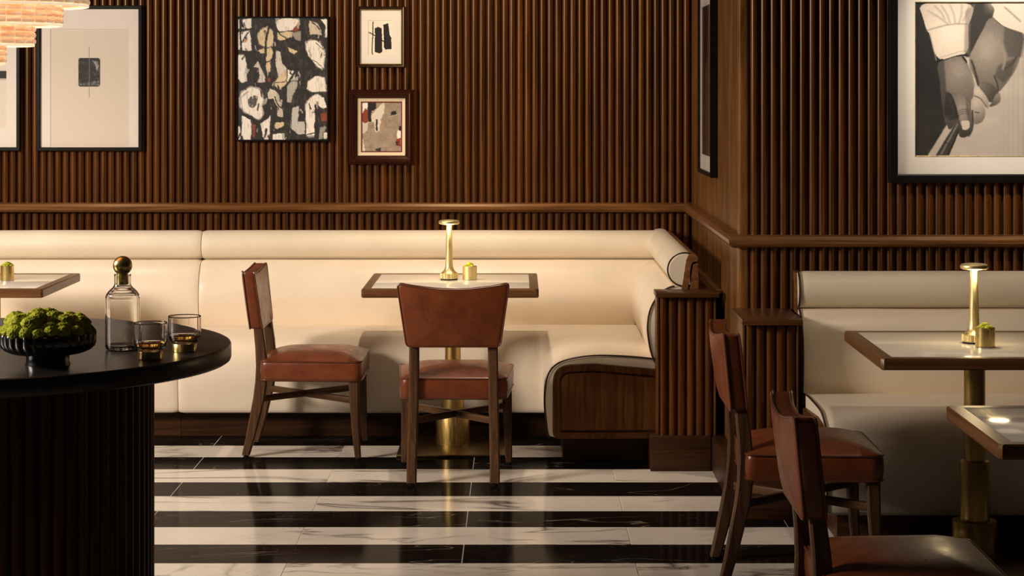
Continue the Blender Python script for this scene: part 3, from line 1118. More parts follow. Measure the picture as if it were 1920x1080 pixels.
# ------------------------------------------------------------------ pictures
def fnoise(h, w_, cell, seed):
    r = np.random.RandomState(seed)
    cy_, cx_ = cell if isinstance(cell, tuple) else (cell, cell)
    gh, gw = int(h / cy_) + 3, int(w_ / cx_) + 3
    g = r.rand(gh, gw)
    yy = np.arange(h) / cy_; xx = np.arange(w_) / cx_
    yi = yy.astype(int); xi = xx.astype(int)
    fy = (yy - yi)[:, None]; fx = (xx - xi)[None, :]
    fy = fy * fy * (3 - 2 * fy); fx = fx * fx * (3 - 2 * fx)
    a = g[yi][:, xi]; b = g[yi][:, xi + 1]; c = g[yi + 1][:, xi]; d = g[yi + 1][:, xi + 1]
    return (a * (1 - fx) + b * fx) * (1 - fy) + (c * (1 - fx) + d * fx) * fy


class Canvas:
    """a flat print, rasterised from polygons and brush strokes given in its own units"""
    def __init__(self, x0, x1, y0, y1, step, base, warp=0, seed=1):
        self.w = int((x1 - x0) / step); self.h = int((y1 - y0) / step)
        self.step = step
        xs = x0 + (np.arange(self.w) + .5) * (x1 - x0) / self.w
        ys = y0 + (np.arange(self.h) + .5) * (y1 - y0) / self.h
        self.X, self.Y = np.meshgrid(xs, ys)
        self.C = np.ones((self.h, self.w, 3)) * np.array(base)
        self.WX = self.X.copy(); self.WY = self.Y.copy()
        if warp:
            for cell, amp in ((14, warp), (4, warp * .5), (1.6, warp * .45)):
                self.WX = self.WX + (fnoise(self.h, self.w, cell, seed) - .5) * 2 * amp
                self.WY = self.WY + (fnoise(self.h, self.w, cell, seed + 7) - .5) * 2 * amp

    def inside(self, poly, warp=True):
        X, Y = (self.WX, self.WY) if warp else (self.X, self.Y)
        m = np.zeros(X.shape, bool)
        n = len(poly)
        for i in range(n):
            x1, y1 = poly[i]; x2, y2 = poly[(i + 1) % n]
            if y1 == y2: continue
            c = ((Y >= min(y1, y2)) & (Y < max(y1, y2)))
            m ^= c & (X < (x2 - x1) * (Y - y1) / (y2 - y1) + x1)
        return m.astype(float)

    def blur(self, m, n):
        for _ in range(n):
            p = np.pad(m, 1, mode='edge')
            m = (p[:-2, 1:-1] + p[2:, 1:-1] + p[1:-1, :-2] + p[1:-1, 2:] + p[1:-1, 1:-1] * 2) / 6
        return m

    def put(self, m, col, dry=0, seed=3):
        if dry:
            t = .55 * fnoise(self.h, self.w, (7, 1.2), seed) + .25 * fnoise(self.h, self.w, (1.2, 3), seed + 2) + .20 * fnoise(self.h, self.w, 8, seed + 1)
            e = self.blur(m, 5)
            m = np.clip(m * .75 + e * .45, 0, 1)
            m = m * np.clip((t * (.35 + e) + .10 - dry * .75) * 5, 0, 1)
        self.C = self.C * (1 - m[..., None]) + np.array(col) * m[..., None]

    def poly(self, poly, col, dry=0, soft=0, seed=3, warp=True, smooth=False):
        if smooth:
            poly = chaikin(poly)
        m = self.inside(poly, warp)
        if soft: m = self.blur(m, soft)
        self.put(m, col, dry, seed)
        return m

    def stroke(self, pts, width, col, dry=0, soft=0, seed=3, smooth=True):
        X, Y = self.WX, self.WY
        if smooth and len(pts) > 2: pts = smooth_loop(pts, 6)
        d = np.full(X.shape, 1e9)
        for i in range(len(pts) - 1):
            ax, ay = pts[i]; bx_, by_ = pts[i + 1]
            vx, vy = bx_ - ax, by_ - ay
            L2 = vx * vx + vy * vy + 1e-9
            t = np.clip(((X - ax) * vx + (Y - ay) * vy) / L2, 0, 1)
            d = np.minimum(d, np.hypot(X - ax - t * vx, Y - ay - t * vy))
        m = np.clip((width / 2 - d) / max(self.step, .1) + .5, 0, 1)
        if soft: m = self.blur(m, soft)
        self.put(m, col, dry, seed)

    def mesh(self, name, x0, x1, z0, z1, y, mat, lin=2.2):
        h, w_ = self.h, self.w
        xs = np.linspace(x0, x1, w_ + 1); zs = np.linspace(z1, z0, h + 1)
        XX, ZZ = np.meshgrid(xs, zs)
        co = np.stack([XX, np.full_like(XX, y), ZZ], -1).reshape(-1, 3).astype(np.float32)
        idx = np.arange((h + 1) * (w_ + 1)).reshape(h + 1, w_ + 1)
        fc = np.stack([idx[:-1, :-1], idx[1:, :-1], idx[1:, 1:], idx[:-1, 1:]], -1).reshape(-1, 4)
        me = bpy.data.meshes.new(name)
        nf = fc.shape[0]
        me.vertices.add(co.shape[0]); me.vertices.foreach_set('co', co.ravel())
        me.loops.add(nf * 4); me.loops.foreach_set('vertex_index', fc.ravel().astype(np.int32))
        me.polygons.add(nf)
        me.polygons.foreach_set('loop_start', (np.arange(nf) * 4).astype(np.int32))
        me.update(calc_edges=True)
        at = me.color_attributes.new('Col', 'FLOAT_COLOR', 'POINT')
        P = np.pad(self.C, ((0, 1), (0, 1), (0, 0)), mode='edge')
        P = np.clip(P, 0, 1) ** lin
        at.data.foreach_set('color', np.concatenate([P, np.ones(P.shape[:2] + (1,))], -1).astype(np.float32).ravel())
        me.materials.append(mat)
        me.validate()
        return me


def chaikin(p, n=2):
    for _ in range(n):
        q = []
        for i in range(len(p)):
            a = p[i]; b = p[(i + 1) % len(p)]
            q.append((a[0] * .75 + b[0] * .25, a[1] * .75 + b[1] * .25)); q.append((a[0] * .25 + b[0] * .75, a[1] * .25 + b[1] * .75))
        p = q
    return p


def pxr(x0, x1, y0, y1, d):
    """pixel rectangle at depth d -> centre x, width, z bottom, z top"""
    X0 = (x0 - 972) * d / F; X1 = (x1 - 972) * d / F
    return X0, X1, EYE - (y1 - 165) * d / F, EYE - (y0 - 165) * d / F


def frame_ring(mb, hw, h, wd, prof):
    """mitred frame round a rectangle 2*hw by h (z 0..h); prof = (inset 0..1, y) loop"""
    rs = []
    for ins, y in prof:
        e = ins * wd
        rs.append([(-hw + e, y, e), (hw - e, y, e), (hw - e, y, h - e), (-hw + e, y, h - e)])
    rs.append(rs[0])
    mb.rings(rs, False, False)


def picture(label, hw, h, loc, rz, fw, depth, fmat, prof=None, cat='picture'):
    t = thing('framed_picture', label, cat, loc, rz)
    mb = MB()
    prof = prof or [(0, 0), (0, -depth + .002), (.12, -depth), (.85, -depth), (1, -depth + .003), (1, 0)]
    frame_ring(mb, hw, h, fw, prof)
    mb.build('frame', fmat, t, True, 20)
    MB().box(-hw + .003, hw - .003, -.006, -.001, .003, h - .003).build('backboard', M['frame_black'], t, False)
    return t


def mat_window(t, hw, h, e, win, mat, y=-.012, th=.003):
    """mat board with a cut window; win = (x0, x1, z0, z1)"""
    x0, x1, z0, z1 = win
    mb = MB()
    o = [(-hw + e, e), (hw - e, e), (hw - e, h - e), (-hw + e, h - e)]
    i = [(x0, z0), (x1, z0), (x1, z1), (x0, z1)]
    i2 = [(x0 + th * .6, z0 + th * .6), (x1 - th * .6, z0 + th * .6), (x1 - th * .6, z1 - th * .6), (x0 + th * .6, z1 - th * .6)]
    mb.rings([[(a, y, b) for a, b in o], [(a, y, b) for a, b in i], [(a, y + th, b) for a, b in i2]], False, False)
    return mb.build('mat_board', mat, t, False)


WF = WY - .023          # plane the frames hang on (front of the battens)
DF = WF - .028          # depth used for measuring

# 1 cut picture at the far left
X0, X1, Z0, Z1 = pxr(-160, 37, 10, 283, DF)
hw, h = (X1 - X0) / 2, Z1 - Z0
pL = picture('black framed picture cut by the left edge of the photo, partly behind the chandelier', hw, h, ((X0 + X1) / 2, WF, Z0), 0, .019, .028, M['frame_black'])
wx = (11 - 972) * DF / F - (X0 + X1) / 2
mat_window(pL, hw, h, .012, (-wx, wx, .12, h - .12), M['mat_board'])
cv = Canvas(-150, 11, 50, 245, 1.5, (.90, .86, .80))
cv.poly([(-150, 134), (11, 134), (11, 149), (-150, 149)], (.07, .06, .06), 0, 0, warp=False)
cv.stroke([(-150, 151), (11, 151)], 2, (.72, .66, .6))
link_mesh('print', cv.mesh('print', -wx, wx, .12, h - .12, -.0085, M['print']), pL)
MB().box(-hw + .012, hw - .012, -.020, -.018, .012, h - .012).build('glass', M['pane'], pL, False)

# 2 large white sheet with a dark plate
X0, X1, Z0, Z1 = pxr(68, 266, 10, 283, DF)
hw, h = (X1 - X0) / 2, Z1 - Z0
p = picture('black framed white print with a small dark rounded plate in the middle', hw, h, ((X0 + X1) / 2, WF, Z0), 0, .019, .028, M['frame_black'])
cxp = 167
sc = DF / F
cv = Canvas(93, 242, 54, 276, 1.0, (.89, .84, .77))
pl = rpoly([(146, 109), (187, 109), (187, 163), (146, 163)], 5, 4)
cv.poly(pl, (.13, .13, .13), warp=False)
m = cv.inside(pl, False)
tx = fnoise(cv.h, cv.w, 3, 4) * .6 + fnoise(cv.h, cv.w, 9, 6) * .4
cv.put(m * np.clip((tx - .5) * 2.2, 0, 1), (.36, .36, .36))
cv.put(m * cv.inside([(172, 114), (183, 116), (184, 126), (180, 134), (178, 122)]) * np.clip(tx * 1.6, 0, 1), (.62, .62, .62))
cv.put(m * cv.inside([(148, 157), (186, 152), (186, 161), (148, 161)]) * np.clip(tx * 1.2, 0, 1), (.5, .5, .5))
cv.stroke([(166.5, 88), (166.5, 183)], 1.0, (.52, .47, .42))
x0, x1 = (93 - cxp) * sc, (242 - cxp) * sc
z0_, z1_ = (283 - 276) * sc, (283 - 54) * sc
mat_window(p, hw, h, .012, (x0, x1, z0_, z1_), M['mat_board'])
link_mesh('print', cv.mesh('print', x0, x1, z0_, z1_, -.0085, M['print']), p)
MB().box(-hw + .012, hw - .012, -.020, -.018, .012, h - .012).build('glass', M['pane'], p, False)

# 3 black and white abstract
X0, X1, Z0, Z1 = pxr(443, 617, 31, 265, DF)
hw, h = (X1 - X0) / 2, Z1 - Z0
p = picture('black and cream abstract painting in a thin black frame', hw, h, ((X0 + X1) / 2, WF, Z0), 0, .009, .040, M['frame_black'])
BK = (.135, .125, .12)
WH = (.99, .97, .93)
CR = (.90, .82, .66)
GY = (.62, .60, .57)
RU = (.54, .25, .14)
cv = Canvas(25, 770, 42, 1040, 4.2, BK, 5, 3)
tex = fnoise(cv.h, cv.w, 2, 40) * .5 + fnoise(cv.h, cv.w, 7, 41) * .5
cv.put(np.clip((tex - .50) * 1.6, 0, .45), (.30, .29, .28))
stx = fnoise(cv.h, cv.w, (9, 1.3), 44) * .6 + fnoise(cv.h, cv.w, 12, 45) * .4
cv.put(np.clip((stx - .56) * 3, 0, .5), (.36, .35, .34))


def P(poly, col, dry=0, soft=0, seed=3, warp=True, smooth=False):
    seed = 3 + int(poly[0][0] + poly[0][1])
    if col in (WH, CR) and dry < .3:      # thin scumbled paint around each patch, then the thick paint
        gx = sum(p[0] for p in poly) / len(poly); gy = sum(p[1] for p in poly) / len(poly)
        cv.poly([(gx + (p[0] - gx) * 1.12, gy + (p[1] - gy) * 1.08) for p in poly], (.66, .64, .61), .58, 0, seed + 5)
    cv.poly(poly, col, max(dry, .10), soft, seed, warp, smooth)
    m_ = cv.inside(poly)
    cv.put(m_ * np.clip((fnoise(cv.h, cv.w, (10, 2), seed + 9) - .66) * 2.2, 0, .28), (.60, .57, .53))


P([(70, 50), (135, 48), (140, 130), (60, 135)], WH); P([(25, 60), (45, 60), (45, 130), (25, 150)], WH, .3)
P([(62, 160), (130, 150), (138, 310), (60, 315)], WH); P([(28, 165), (50, 160), (48, 300), (28, 300)], WH, .35)
P([(62, 225), (110, 215), (100, 240), (70, 245)], (.85, .62, .42), .35)
P([(200, 180), (225, 130), (275, 120), (315, 150), (320, 270), (250, 280), (210, 255), (195, 215)], CR, smooth=True)
P([(190, 320), (240, 295), (300, 285), (320, 320), (300, 400), (260, 405), (255, 330), (200, 335)], CR, .25)
P([(350, 45), (530, 45), (535, 95), (500, 135), (430, 155), (370, 150), (348, 110)], WH, smooth=True)
P([(360, 160), (480, 155), (470, 200), (400, 225), (360, 215)], CR, .12); P([(470, 165), (550, 150), (550, 230), (500, 215)], GY, .3)
P([(480, 140), (530, 85), (535, 130), (505, 165)], RU, .2)
P([(620, 65), (690, 90), (725, 160), (720, 185), (625, 180)], (.86, .80, .72), .22); P([(720, 50), (768, 55), (768, 200), (745, 200), (755, 110)], WH, .25)
P([(590, 250), (640, 228), (715, 245), (750, 320), (742, 440), (720, 465), (660, 410), (605, 330)], WH, .12, smooth=True)
P([(445, 285), (480, 295), (528, 320), (500, 335), (455, 320)], CR)
P([(28, 340), (85, 360), (100, 420), (105, 560), (60, 575), (28, 540)], WH, .22)
P([(160, 440), (200, 400), (225, 450), (250, 520), (252, 575), (190, 565), (210, 520), (205, 450)], (.85, .83, .80), .22)
P([(345, 310), (380, 320), (395, 410), (430, 460), (420, 560), (370, 520), (345, 440)], (.88, .85, .80), .25)
P([(345, 560), (420, 475), (440, 560), (420, 605), (380, 630), (340, 600)], CR, .1); P([(265, 410), (300, 405), (300, 480), (270, 500)], CR, .3)
P([(430, 470), (500, 480), (490, 560), (440, 570)], WH, .15); P([(440, 570), (525, 520), (520, 600), (480, 680), (470, 735), (435, 735)], (.74, .72, .69), .22)
P([(275, 540), (300, 535), (300, 570), (275, 570)], RU, .4)
P([(605, 620), (620, 560), (680, 520), (745, 530), (762, 640), (690, 645), (640, 645)], WH, .15)
P([(50, 720), (60, 650), (130, 610), (200, 625), (240, 690), (240, 800), (220, 875), (160, 860), (80, 810), (52, 770)], WH, .08, smooth=True)
P([(110, 700), (150, 670), (195, 690), (190, 750), (150, 790), (115, 760)], (.33, .32, .31), .48, smooth=True)
P([(280, 660), (300, 625), (340, 640), (375, 680), (372, 720), (390, 790), (360, 780), (330, 710), (285, 705)], (.88, .84, .77), .15)
P([(355, 780), (405, 785), (400, 850), (350, 845)], (.82, .78, .72), .25)
P([(65, 850), (130, 880), (135, 1040), (62, 1040)], WH, .08); P([(215, 915), (265, 880), (297, 840), (290, 930), (285, 1038), (235, 1038), (230, 980)], WH, .12)
P([(28, 930), (48, 930), (50, 1040), (28, 1040)], WH, .3); P([(145, 915), (172, 920), (168, 1020), (150, 1025)], RU, .25)
P([(475, 780), (535, 765), (525, 850), (520, 890), (580, 890), (590, 990), (520, 1000), (470, 950)], (.80, .79, .77), .2)
P([(590, 760), (620, 700), (690, 670), (720, 690), (680, 740), (665, 900), (665, 1000), (600, 1010)], WH, .08); P([(700, 690), (745, 690), (768, 770), (740, 785), (690, 755)], WH, .3)
P([(715, 830), (768, 820), (768, 885), (725, 890)], RU, .15); P([(340, 900), (410, 895), (405, 930), (340, 960)], CR, .2)
P([(320, 1000), (410, 990), (415, 1038), (318, 1038)], WH, .15); P([(710, 940), (760, 930), (735, 1036), (700, 1036)], GY, .35); P([(745, 990), (768, 985), (768, 1036), (745, 1036)], WH, .2)
S = cv.stroke
S([(48, 45), (52, 200), (58, 310)], 12, BK); S([(25, 145), (90, 138), (140, 135)], 12, BK); S([(60, 250), (95, 190), (135, 150)], 9, BK)
S([(285, 120), (260, 240), (255, 420)], 15, BK); S([(350, 130), (380, 175), (430, 210)], 8, BK); S([(325, 150), (325, 300), (310, 385), (265, 405)], 10, BK)
S([(645, 80), (700, 130), (728, 175)], 10, BK); S([(430, 430), (428, 560), (300, 572)], 6, BK); S([(435, 568), (525, 562)], 5, BK)
S([(60, 830), (130, 870), (190, 890), (235, 880), (290, 830)], 20, BK); S([(160, 900), (205, 920), (215, 1000), (235, 1038)], 24, BK)
S([(470, 980), (560, 1005), (660, 985), (700, 960)], 7, BK); S([(330, 970), (410, 950)], 14, BK); S([(340, 690), (360, 760), (400, 790)], 8, BK)
S([(740, 680), (765, 740), (768, 800)], 8, BK); S([(650, 385), (700, 420), (735, 455)], 5, BK); S([(680, 250), (740, 300)], 5, BK); S([(590, 900), (595, 1020)], 8, BK)
S([(670, 760), (690, 1030)], 16, BK, .3); S([(365, 160), (470, 150)], 5, BK)
rr_ = random.Random(11)
for _ in range(70):       # loose dry strokes, dark and pale
    ax_, ay_ = rr_.uniform(30, 765), rr_.uniform(50, 1030)
    S([(ax_, ay_), (ax_ + rr_.uniform(-18, 18), ay_ + rr_.uniform(20, 70))], rr_.uniform(5, 16), BK if rr_.random() < .6 else (.72, .70, .67), rr_.uniform(.35, .6), 0, rr_.randint(1, 900))
for q in (((30, 320), (140, 325), (200, 330)), ((400, 620), (440, 590), (500, 480)), ((560, 60), (575, 300), (560, 700)), ((440, 740), (455, 900), (440, 1035)), ((330, 830), (320, 930), (345, 960)), ((150, 60), (165, 190), (150, 300))):
    S(list(q), 14, BK, .22, 0, 17)
S([(120, 330), (95, 300)], 4, BK); S([(640, 820), (720, 800)], 6, BK, .2); S([(215, 640), (225, 690)], 8, BK, .3); S([(120, 640), (60, 700), (70, 800)], 5, (.45, .43, .41), .35)
link_mesh('canvas', cv.mesh('canvas', -hw + .008, hw - .008, .008, h - .008, -.034, M['paint']), p)

# 4 small ink drawing
X0, X1, Z0, Z1 = pxr(669, 758, 12, 126, DF)
hw, h = (X1 - X0) / 2, Z1 - Z0
p = picture('small framed ink drawing of two black bars on white, hung above another picture', hw, h, ((X0 + X1) / 2, WF, Z0), 0, .017, .030, M['frame_brown'],
            [(0, 0), (0, -.026), (.15, -.030), (.5, -.028), (.8, -.024), (1, -.018), (1, 0)])
mb = MB(); frame_ring(mb, hw - .0165, h - .033, .0035, [(0, .0), (0, -.006), (1, -.004), (1, .0)]); o = mb.build('gilt_slip', M['gilt'], p, False); o.location = (0, -.013, .0165)
ax = lambda u: 645 + u / 3.375
cv = Canvas(152, 305, 128, 348, 2.2, (.98, .95, .88), 1.2, 12)
cv.poly([(195, 180), (215, 170), (238, 180), (242, 330), (225, 340), (195, 330)], (.07, .06, .06)); cv.poly([(248, 155), (280, 147), (290, 225), (300, 240), (300, 312), (262, 314), (252, 300)], (.07, .06, .06))
cv.stroke([(184, 140), (180, 250), (178, 345)], 6, (.09, .08, .08)); cv.stroke([(153, 203), (200, 230), (260, 270)], 6, (.09, .08, .08))
cxp = 713.5
x0, x1 = (ax(152) - cxp) * sc, (ax(305) - cxp) * sc
z1_, z0_ = (126 - 128 / 3.375) * sc, (126 - 348 / 3.375) * sc
mat_window(p, hw, h, .015, (x0, x1, z0_, z1_), M['mat_white'], -.0115)
link_mesh('print', cv.mesh('print', x0, x1, z0_, z1_, -.0085, M['print']), p)

# 5 small painting in a mahogany frame
X0, X1, Z0, Z1 = pxr(654, 776, 168, 308, DF)
hw, h = (X1 - X0) / 2, Z1 - Z0
p = picture('small taupe abstract painting in a stepped mahogany frame with linen liner', hw, h, ((X0 + X1) / 2, WF, Z0), 0, .046, .042, M['frame_red'],
            [(0, 0), (0, -.026), (.08, -.030), (.22, -.030), (.25, -.036), (.42, -.042), (.58, -.040), (.62, -.033), (.85, -.027), (1, -.022), (1, 0)])
mb = MB(); frame_ring(mb, hw - .045, h - .090, .019, [(0, 0), (0, -.018), (.85, -.012), (1, -.010), (1, 0)]); o = mb.build('liner', M['mat_warm'], p, False); o.location = (0, 0, .045)
mb = MB(); frame_ring(mb, hw - .0635, h - .127, .0055, [(0, 0), (0, -.012), (1, -.012), (1, 0)]); o = mb.build('red_slip', plain('red_slip', (.16, .022, .012), .5), p, False); o.location = (0, 0, .0635)
TP = (.63, .56, .49)
cv = Canvas(107, 357, 650, 963, 3.0, TP, 5, 22)
tx = fnoise(cv.h, cv.w, 3, 50) * .5 + fnoise(cv.h, cv.w, 10, 51) * .5
cv.put(np.clip((tx - .5) * 1.5, 0, .5), (.72, .66, .60)); cv.put(np.clip((.42 - tx) * 2, 0, .5), (.50, .44, .38))
cv.poly([(107, 650), (150, 650), (150, 690), (107, 735)], WH); cv.poly([(150, 780), (200, 690), (255, 650), (250, 720), (225, 760), (222, 830), (195, 840), (190, 780)], (.90, .86, .80), .25)
cv.poly([(107, 780), (150, 780), (140, 830), (115, 850), (107, 840)], (.84, .80, .75), .3); cv.poly([(110, 870), (125, 960), (107, 962)], (.9, .87, .82), .25)
cv.poly([(145, 650), (200, 650), (195, 690), (172, 705), (172, 780), (152, 778), (150, 700)], (.09, .09, .10)); cv.poly([(107, 735), (130, 690), (152, 705), (152, 780), (130, 788), (107, 765)], RU)
cv.stroke([(203, 765), (207, 825)], 11, (.12, .11, .11)); cv.poly([(295, 710), (327, 708), (327, 736), (295, 738)], (.10, .10, .10), .2); cv.stroke([(285, 740), (345, 735)], 5, (.78, .74, .7), .3)
cv.poly([(340, 805), (357, 800), (357, 832), (342, 830)], (.07, .07, .07)); cv.poly([(330, 832), (357, 835), (357, 885), (335, 885)], WH, .12); cv.poly([(322, 890), (357, 882), (357, 930), (340, 932), (322, 925)], (.60, .20, .09)); cv.poly([(322, 905), (345, 900), (340, 930), (322, 928)], (.25, .14, .09), .35)
cv.poly([(195, 950), (230, 945), (228, 963), (195, 963)], (.2, .18, .18), .4)
x0, x1 = -hw + .067, hw - .067
link_mesh('canvas', cv.mesh('canvas', x0, x1, .067, h - .067, -.0085, M['paint']), p)

# 6 picture on the side wall
p = picture('black framed photograph on the plain side wall, seen almost edge-on', .34, .90, (SX, 9.93, 1.286), -PI / 2, .020, .036, M['frame_black'])
mat_window(p, .34, .90, .015, (-.26, .26, .09, .81), M['mat_white'], -.024)
cv = Canvas(0, 520, 0, 720, 6, (.20, .13, .085), 10, 61)
cv.poly([(0, 0), (520, 0), (520, 260), (300, 330), (0, 240)], (.12, .075, .05), 0, 6); cv.poly([(140, 300), (330, 260), (380, 720), (90, 720)], (.34, .25, .18), 0, 6)
for k in range(9):  # vertical streaks paint the fluted wall's reflection into the print
    cv.stroke([(40 + k * 55, 0), (20 + k * 57, 720)], 10, (.28, .19, .13), .35, 1)
link_mesh('print', cv.mesh('print', -.26, .26, .09, .81, -.020, M['print']), p)
MB().box(-.325, .325, -.031, -.029, .015, .885).build('glass', M['pane'], p, False)

# 7 large photograph of hands on the right wall
RF = RY - .023
dR = RF - .030
sR = dR / F
X0, X1, Z0, Z1 = pxr(1667, 2050, -46, 343, dR)
hw, h = (X1 - X0) / 2, Z1 - Z0
cxp = (1667 + 2050) / 2
p = picture('large black framed photograph of two hands gripping a stick, on the right wall', hw, h, ((X0 + X1) / 2, RF, Z0), 0, .036, .036, M['frame_black'])
win = ((1718 - cxp) * sR, (2000 - cxp) * sR, (343 - 293) * sR, (343 - 4) * sR)
mat_window(p, hw, h, .030, win, M['mat_board'], -.016, .004)
mb = MB(); frame_ring(mb, (win[1] - win[0]) / 2 + .002, win[3] - win[2] + .004, .004, [(0, 0), (0, -.004), (1, -.003), (1, 0)]); o = mb.build('gilt_slip', M['gilt'], p, False)
o.location = ((win[0] + win[1]) / 2, -.0135, win[2] - .002)


def sep(g, s=1.0): return tuple(min(1, max(0, g * c)) for c in (1.0, .93, .86))


cv = Canvas(180, 1050, 12, 903, 2.6, sep(.74), 1.2, 70)
X, Y = cv.X, cv.Y
ns = fnoise(cv.h, cv.w, 2, 80); nb = fnoise(cv.h, cv.w, 22, 81)
cv.put(np.clip((nb - .35) * .9, 0, .6), sep(.82)); cv.put(np.clip((Y - 420) / 900, 0, .5) * np.clip((X - 600) / 300, 0, 1), sep(.70))
cv.put(((np.sin(X * .22) > .2) * np.clip((X - 650) / 250, 0, 1) * .22), sep(.50))
# dark cloth at left, dim gap between the arms
m = cv.poly([(170, 0), (300, 0), (330, 500), (350, 690), (362, 720), (248, 905), (170, 905)], sep(.09), 0, 4)
cv.put(m * np.clip((Y - 430) / 600, 0, .55) * np.clip(nb + .3, 0, 1), sep(.28))
m = cv.poly([(480, 10), (640, 10), (640, 80), (560, 200), (500, 330), (470, 330)], sep(.20), 0, 5)
cv.put(m * np.clip((X - 570) / 60, 0, .8) * np.clip((90 - Y) / 70, 0, 1), sep(.66))
# club
cv.poly([(400, 735), (430, 690), (442, 735), (372, 902), (297, 903)], sep(.24), 0, 1); cv.stroke([(425, 720), (330, 895)], 9, sep(.50), 0, 2); cv.stroke([(437, 745), (372, 898)], 8, sep(.09), 0, 1); cv.stroke([(345, 820), (385, 845)], 3, sep(.12))


def skin(poly, g, light=(0, 0), span=250, amp=.14, soft=2, tex=.05):
    mm = cv.blur(cv.inside(chaikin(poly, 2)), soft)
    sh = np.clip(1 - np.hypot(X - light[0], Y - light[1]) / span, -1, 1) * amp
    v = np.clip(g + sh + (ns - .5) * tex, .03, .98)
    c = np.stack([v, v * .92, v * .84], -1)
    cv.C = cv.C * (1 - mm[..., None]) + c * mm[..., None]
    return mm


# right arm, hand and the fingers wrapped below
skin([(608, 90), (660, 125), (720, 160), (815, 190), (800, 290), (770, 400), (700, 495), (665, 535), (640, 520), (560, 485), (545, 512), (522, 440), (492, 390), (490, 330), (530, 250), (565, 185)], .42, (590, 290), 230, .22)
for q in (cv.inside([(700, 150), (830, 180), (800, 330), (720, 330), (690, 240)]), cv.inside([(660, 380), (770, 330), (740, 430), (690, 480), (640, 440)])):
    cv.put(cv.blur(q, 9) * .60 * np.clip(ns * .4 + .6, 0, 1), sep(.20))
cv.stroke([(505, 350), (525, 410), (545, 490)], 10, sep(.16), 0, 5); cv.stroke([(660, 240), (700, 320), (690, 400)], 14, sep(.58), 0, 6); cv.stroke([(700, 400), (740, 370), (770, 330)], 8, sep(.24), 0, 5); cv.stroke([(640, 440), (660, 500), (655, 560)], 7, sep(.18), 0, 4)
skin([(548, 475), (605, 475), (655, 512), (658, 565), (622, 600), (590, 575), (556, 525)], .30, (560, 490), 90, .16)
skin([(650, 540), (674, 540), (678, 590), (640, 615), (604, 622), (620, 598)], .36, (660, 550), 60, .2)
# left hand
skin([(300, 368), (350, 335), (430, 318), (472, 332), (484, 375), (512, 430), (522, 490), (517, 560), (500, 605), (512, 700), (503, 765), (480, 798), (428, 800), (432, 690), (378, 765), (358, 715), (343, 650), (328, 560), (322, 470)], .38, (430, 420), 200, .20)
cv.put(cv.blur(cv.inside([(300, 370), (345, 350), (360, 520), (390, 640), (350, 700), (330, 560)]), 8) * .55, sep(.15)); cv.put(cv.blur(cv.inside([(360, 530), (420, 560), (430, 690), (380, 700), (345, 650)]), 6) * .7, sep(.14))
cv.stroke([(300, 360), (400, 322), (475, 318)], 14, sep(.05), 0, 2); cv.stroke([(455, 330), (475, 360)], 10, sep(.06), 0, 1); cv.stroke([(430, 400), (500, 440), (520, 500)], 10, sep(.55), 0, 5)
for yy in (600, 630, 655): cv.stroke([(350, yy), (400, yy + 8)], 3, sep(.12), 0, 1)
skin([(380, 535), (440, 540), (482, 580), (502, 640), (510, 720), (492, 756), (452, 754), (432, 690), (420, 620)], .45, (470, 640), 110, .16)
cv.stroke([(372, 540), (400, 580), (425, 680)], 8, sep(.12), 0, 5)
cv.put(cv.blur(cv.inside([(470, 560), (500, 640), (510, 730), (492, 752), (478, 660)]), 6) * .5, sep(.20)); cv.put(cv.blur(cv.inside([(425, 620), (450, 600), (460, 680), (446, 700)]), 6) * .35, sep(.66)); cv.put(cv.blur(cv.inside([(380, 360), (450, 350), (480, 420), (440, 450), (390, 420)]), 10) * .35, sep(.62)); cv.put(cv.blur(cv.inside([(560, 230), (620, 180), (660, 260), (620, 350), (560, 330)]), 12) * .35, sep(.66))
for yy in (636, 648, 660): cv.stroke([(432, yy + 8), (462, yy - 3), (488, yy + 3)], 3, sep(.22), 0, 1)
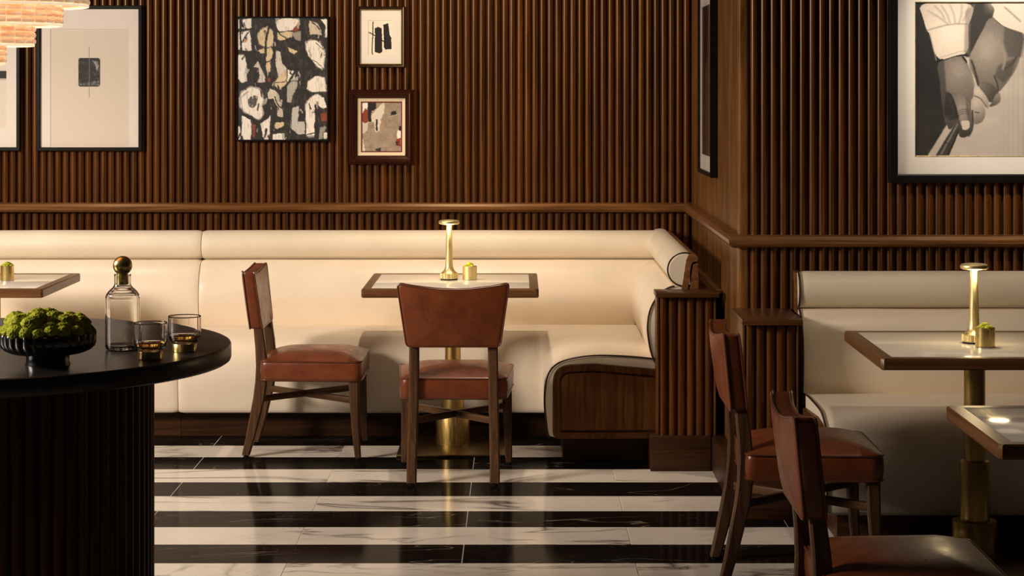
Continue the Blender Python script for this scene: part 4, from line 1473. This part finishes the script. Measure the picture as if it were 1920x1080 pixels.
cv.poly(rpoly([(446, 700), (492, 700), (496, 740), (475, 756), (450, 752)], 12, 4), sep(.80), 0, 1)
cv.stroke([(512, 640), (512, 740), (490, 790)], 8, sep(.08), 0, 4)
skin([(518, 512), (545, 506), (582, 540), (610, 592), (602, 642), (588, 602), (558, 572), (520, 555)], .62, (540, 530), 90, .2)
skin([(500, 575), (530, 568), (575, 600), (590, 650), (577, 702), (540, 722), (513, 718), (526, 660), (504, 620)], .52, (530, 590), 100, .26)
cv.stroke([(520, 555), (560, 575), (592, 620)], 5, sep(.20), 0, 3); cv.stroke([(526, 650), (550, 655)], 5, sep(.2), 0, 1)
# sleeves
m = skin([(190, 5), (525, 5), (505, 110), (484, 140), (492, 310), (420, 318), (300, 358), (265, 195), (243, 172), (225, 110)], .80, (380, 200), 300, .14, 1, .05)
for a, b in (((330, 30), (380, 130)), ((380, 25), (410, 130)), ((450, 25), (430, 135)), ((490, 30), (455, 120)), ((250, 60), (370, 140)), ((290, 30), (350, 110))):
    cv.stroke([a, ((a[0] + b[0]) / 2 + 8, (a[1] + b[1]) / 2), b], 9, sep(.68), 0, 7)
cv.stroke([(245, 175), (330, 150), (420, 135), (485, 140)], 6, sep(.58), 0, 3); cv.stroke([(262, 190), (300, 350)], 5, sep(.68), 0, 2); cv.stroke([(320, 335), (430, 300), (488, 296)], 2.5, sep(.60), 0, 0); cv.put(cv.blur(cv.inside([(470, 60), (530, 10), (500, 120), (495, 320), (462, 300)]), 6) * .55, sep(.45))
skin([(600, 0), (1060, 0), (1060, 330), (900, 230), (805, 192), (720, 165), (660, 132), (626, 96), (645, 50)], .80, (760, 60), 300, .12, 1, .05)
cv.stroke([(628, 98), (690, 150), (805, 192)], 5, sep(.30), 0, 1); cv.stroke([(700, 40), (790, 120)], 10, sep(.62), 0, 4)
link_mesh('print', cv.mesh('print', win[0] + .002, win[1] - .002, win[2] + .002, win[3] - .002, -.0115, M['print']), p)
MB().box(-hw + .033, hw - .033, -.026, -.024, .033, h - .033).build('glass', M['pane'], p, False)
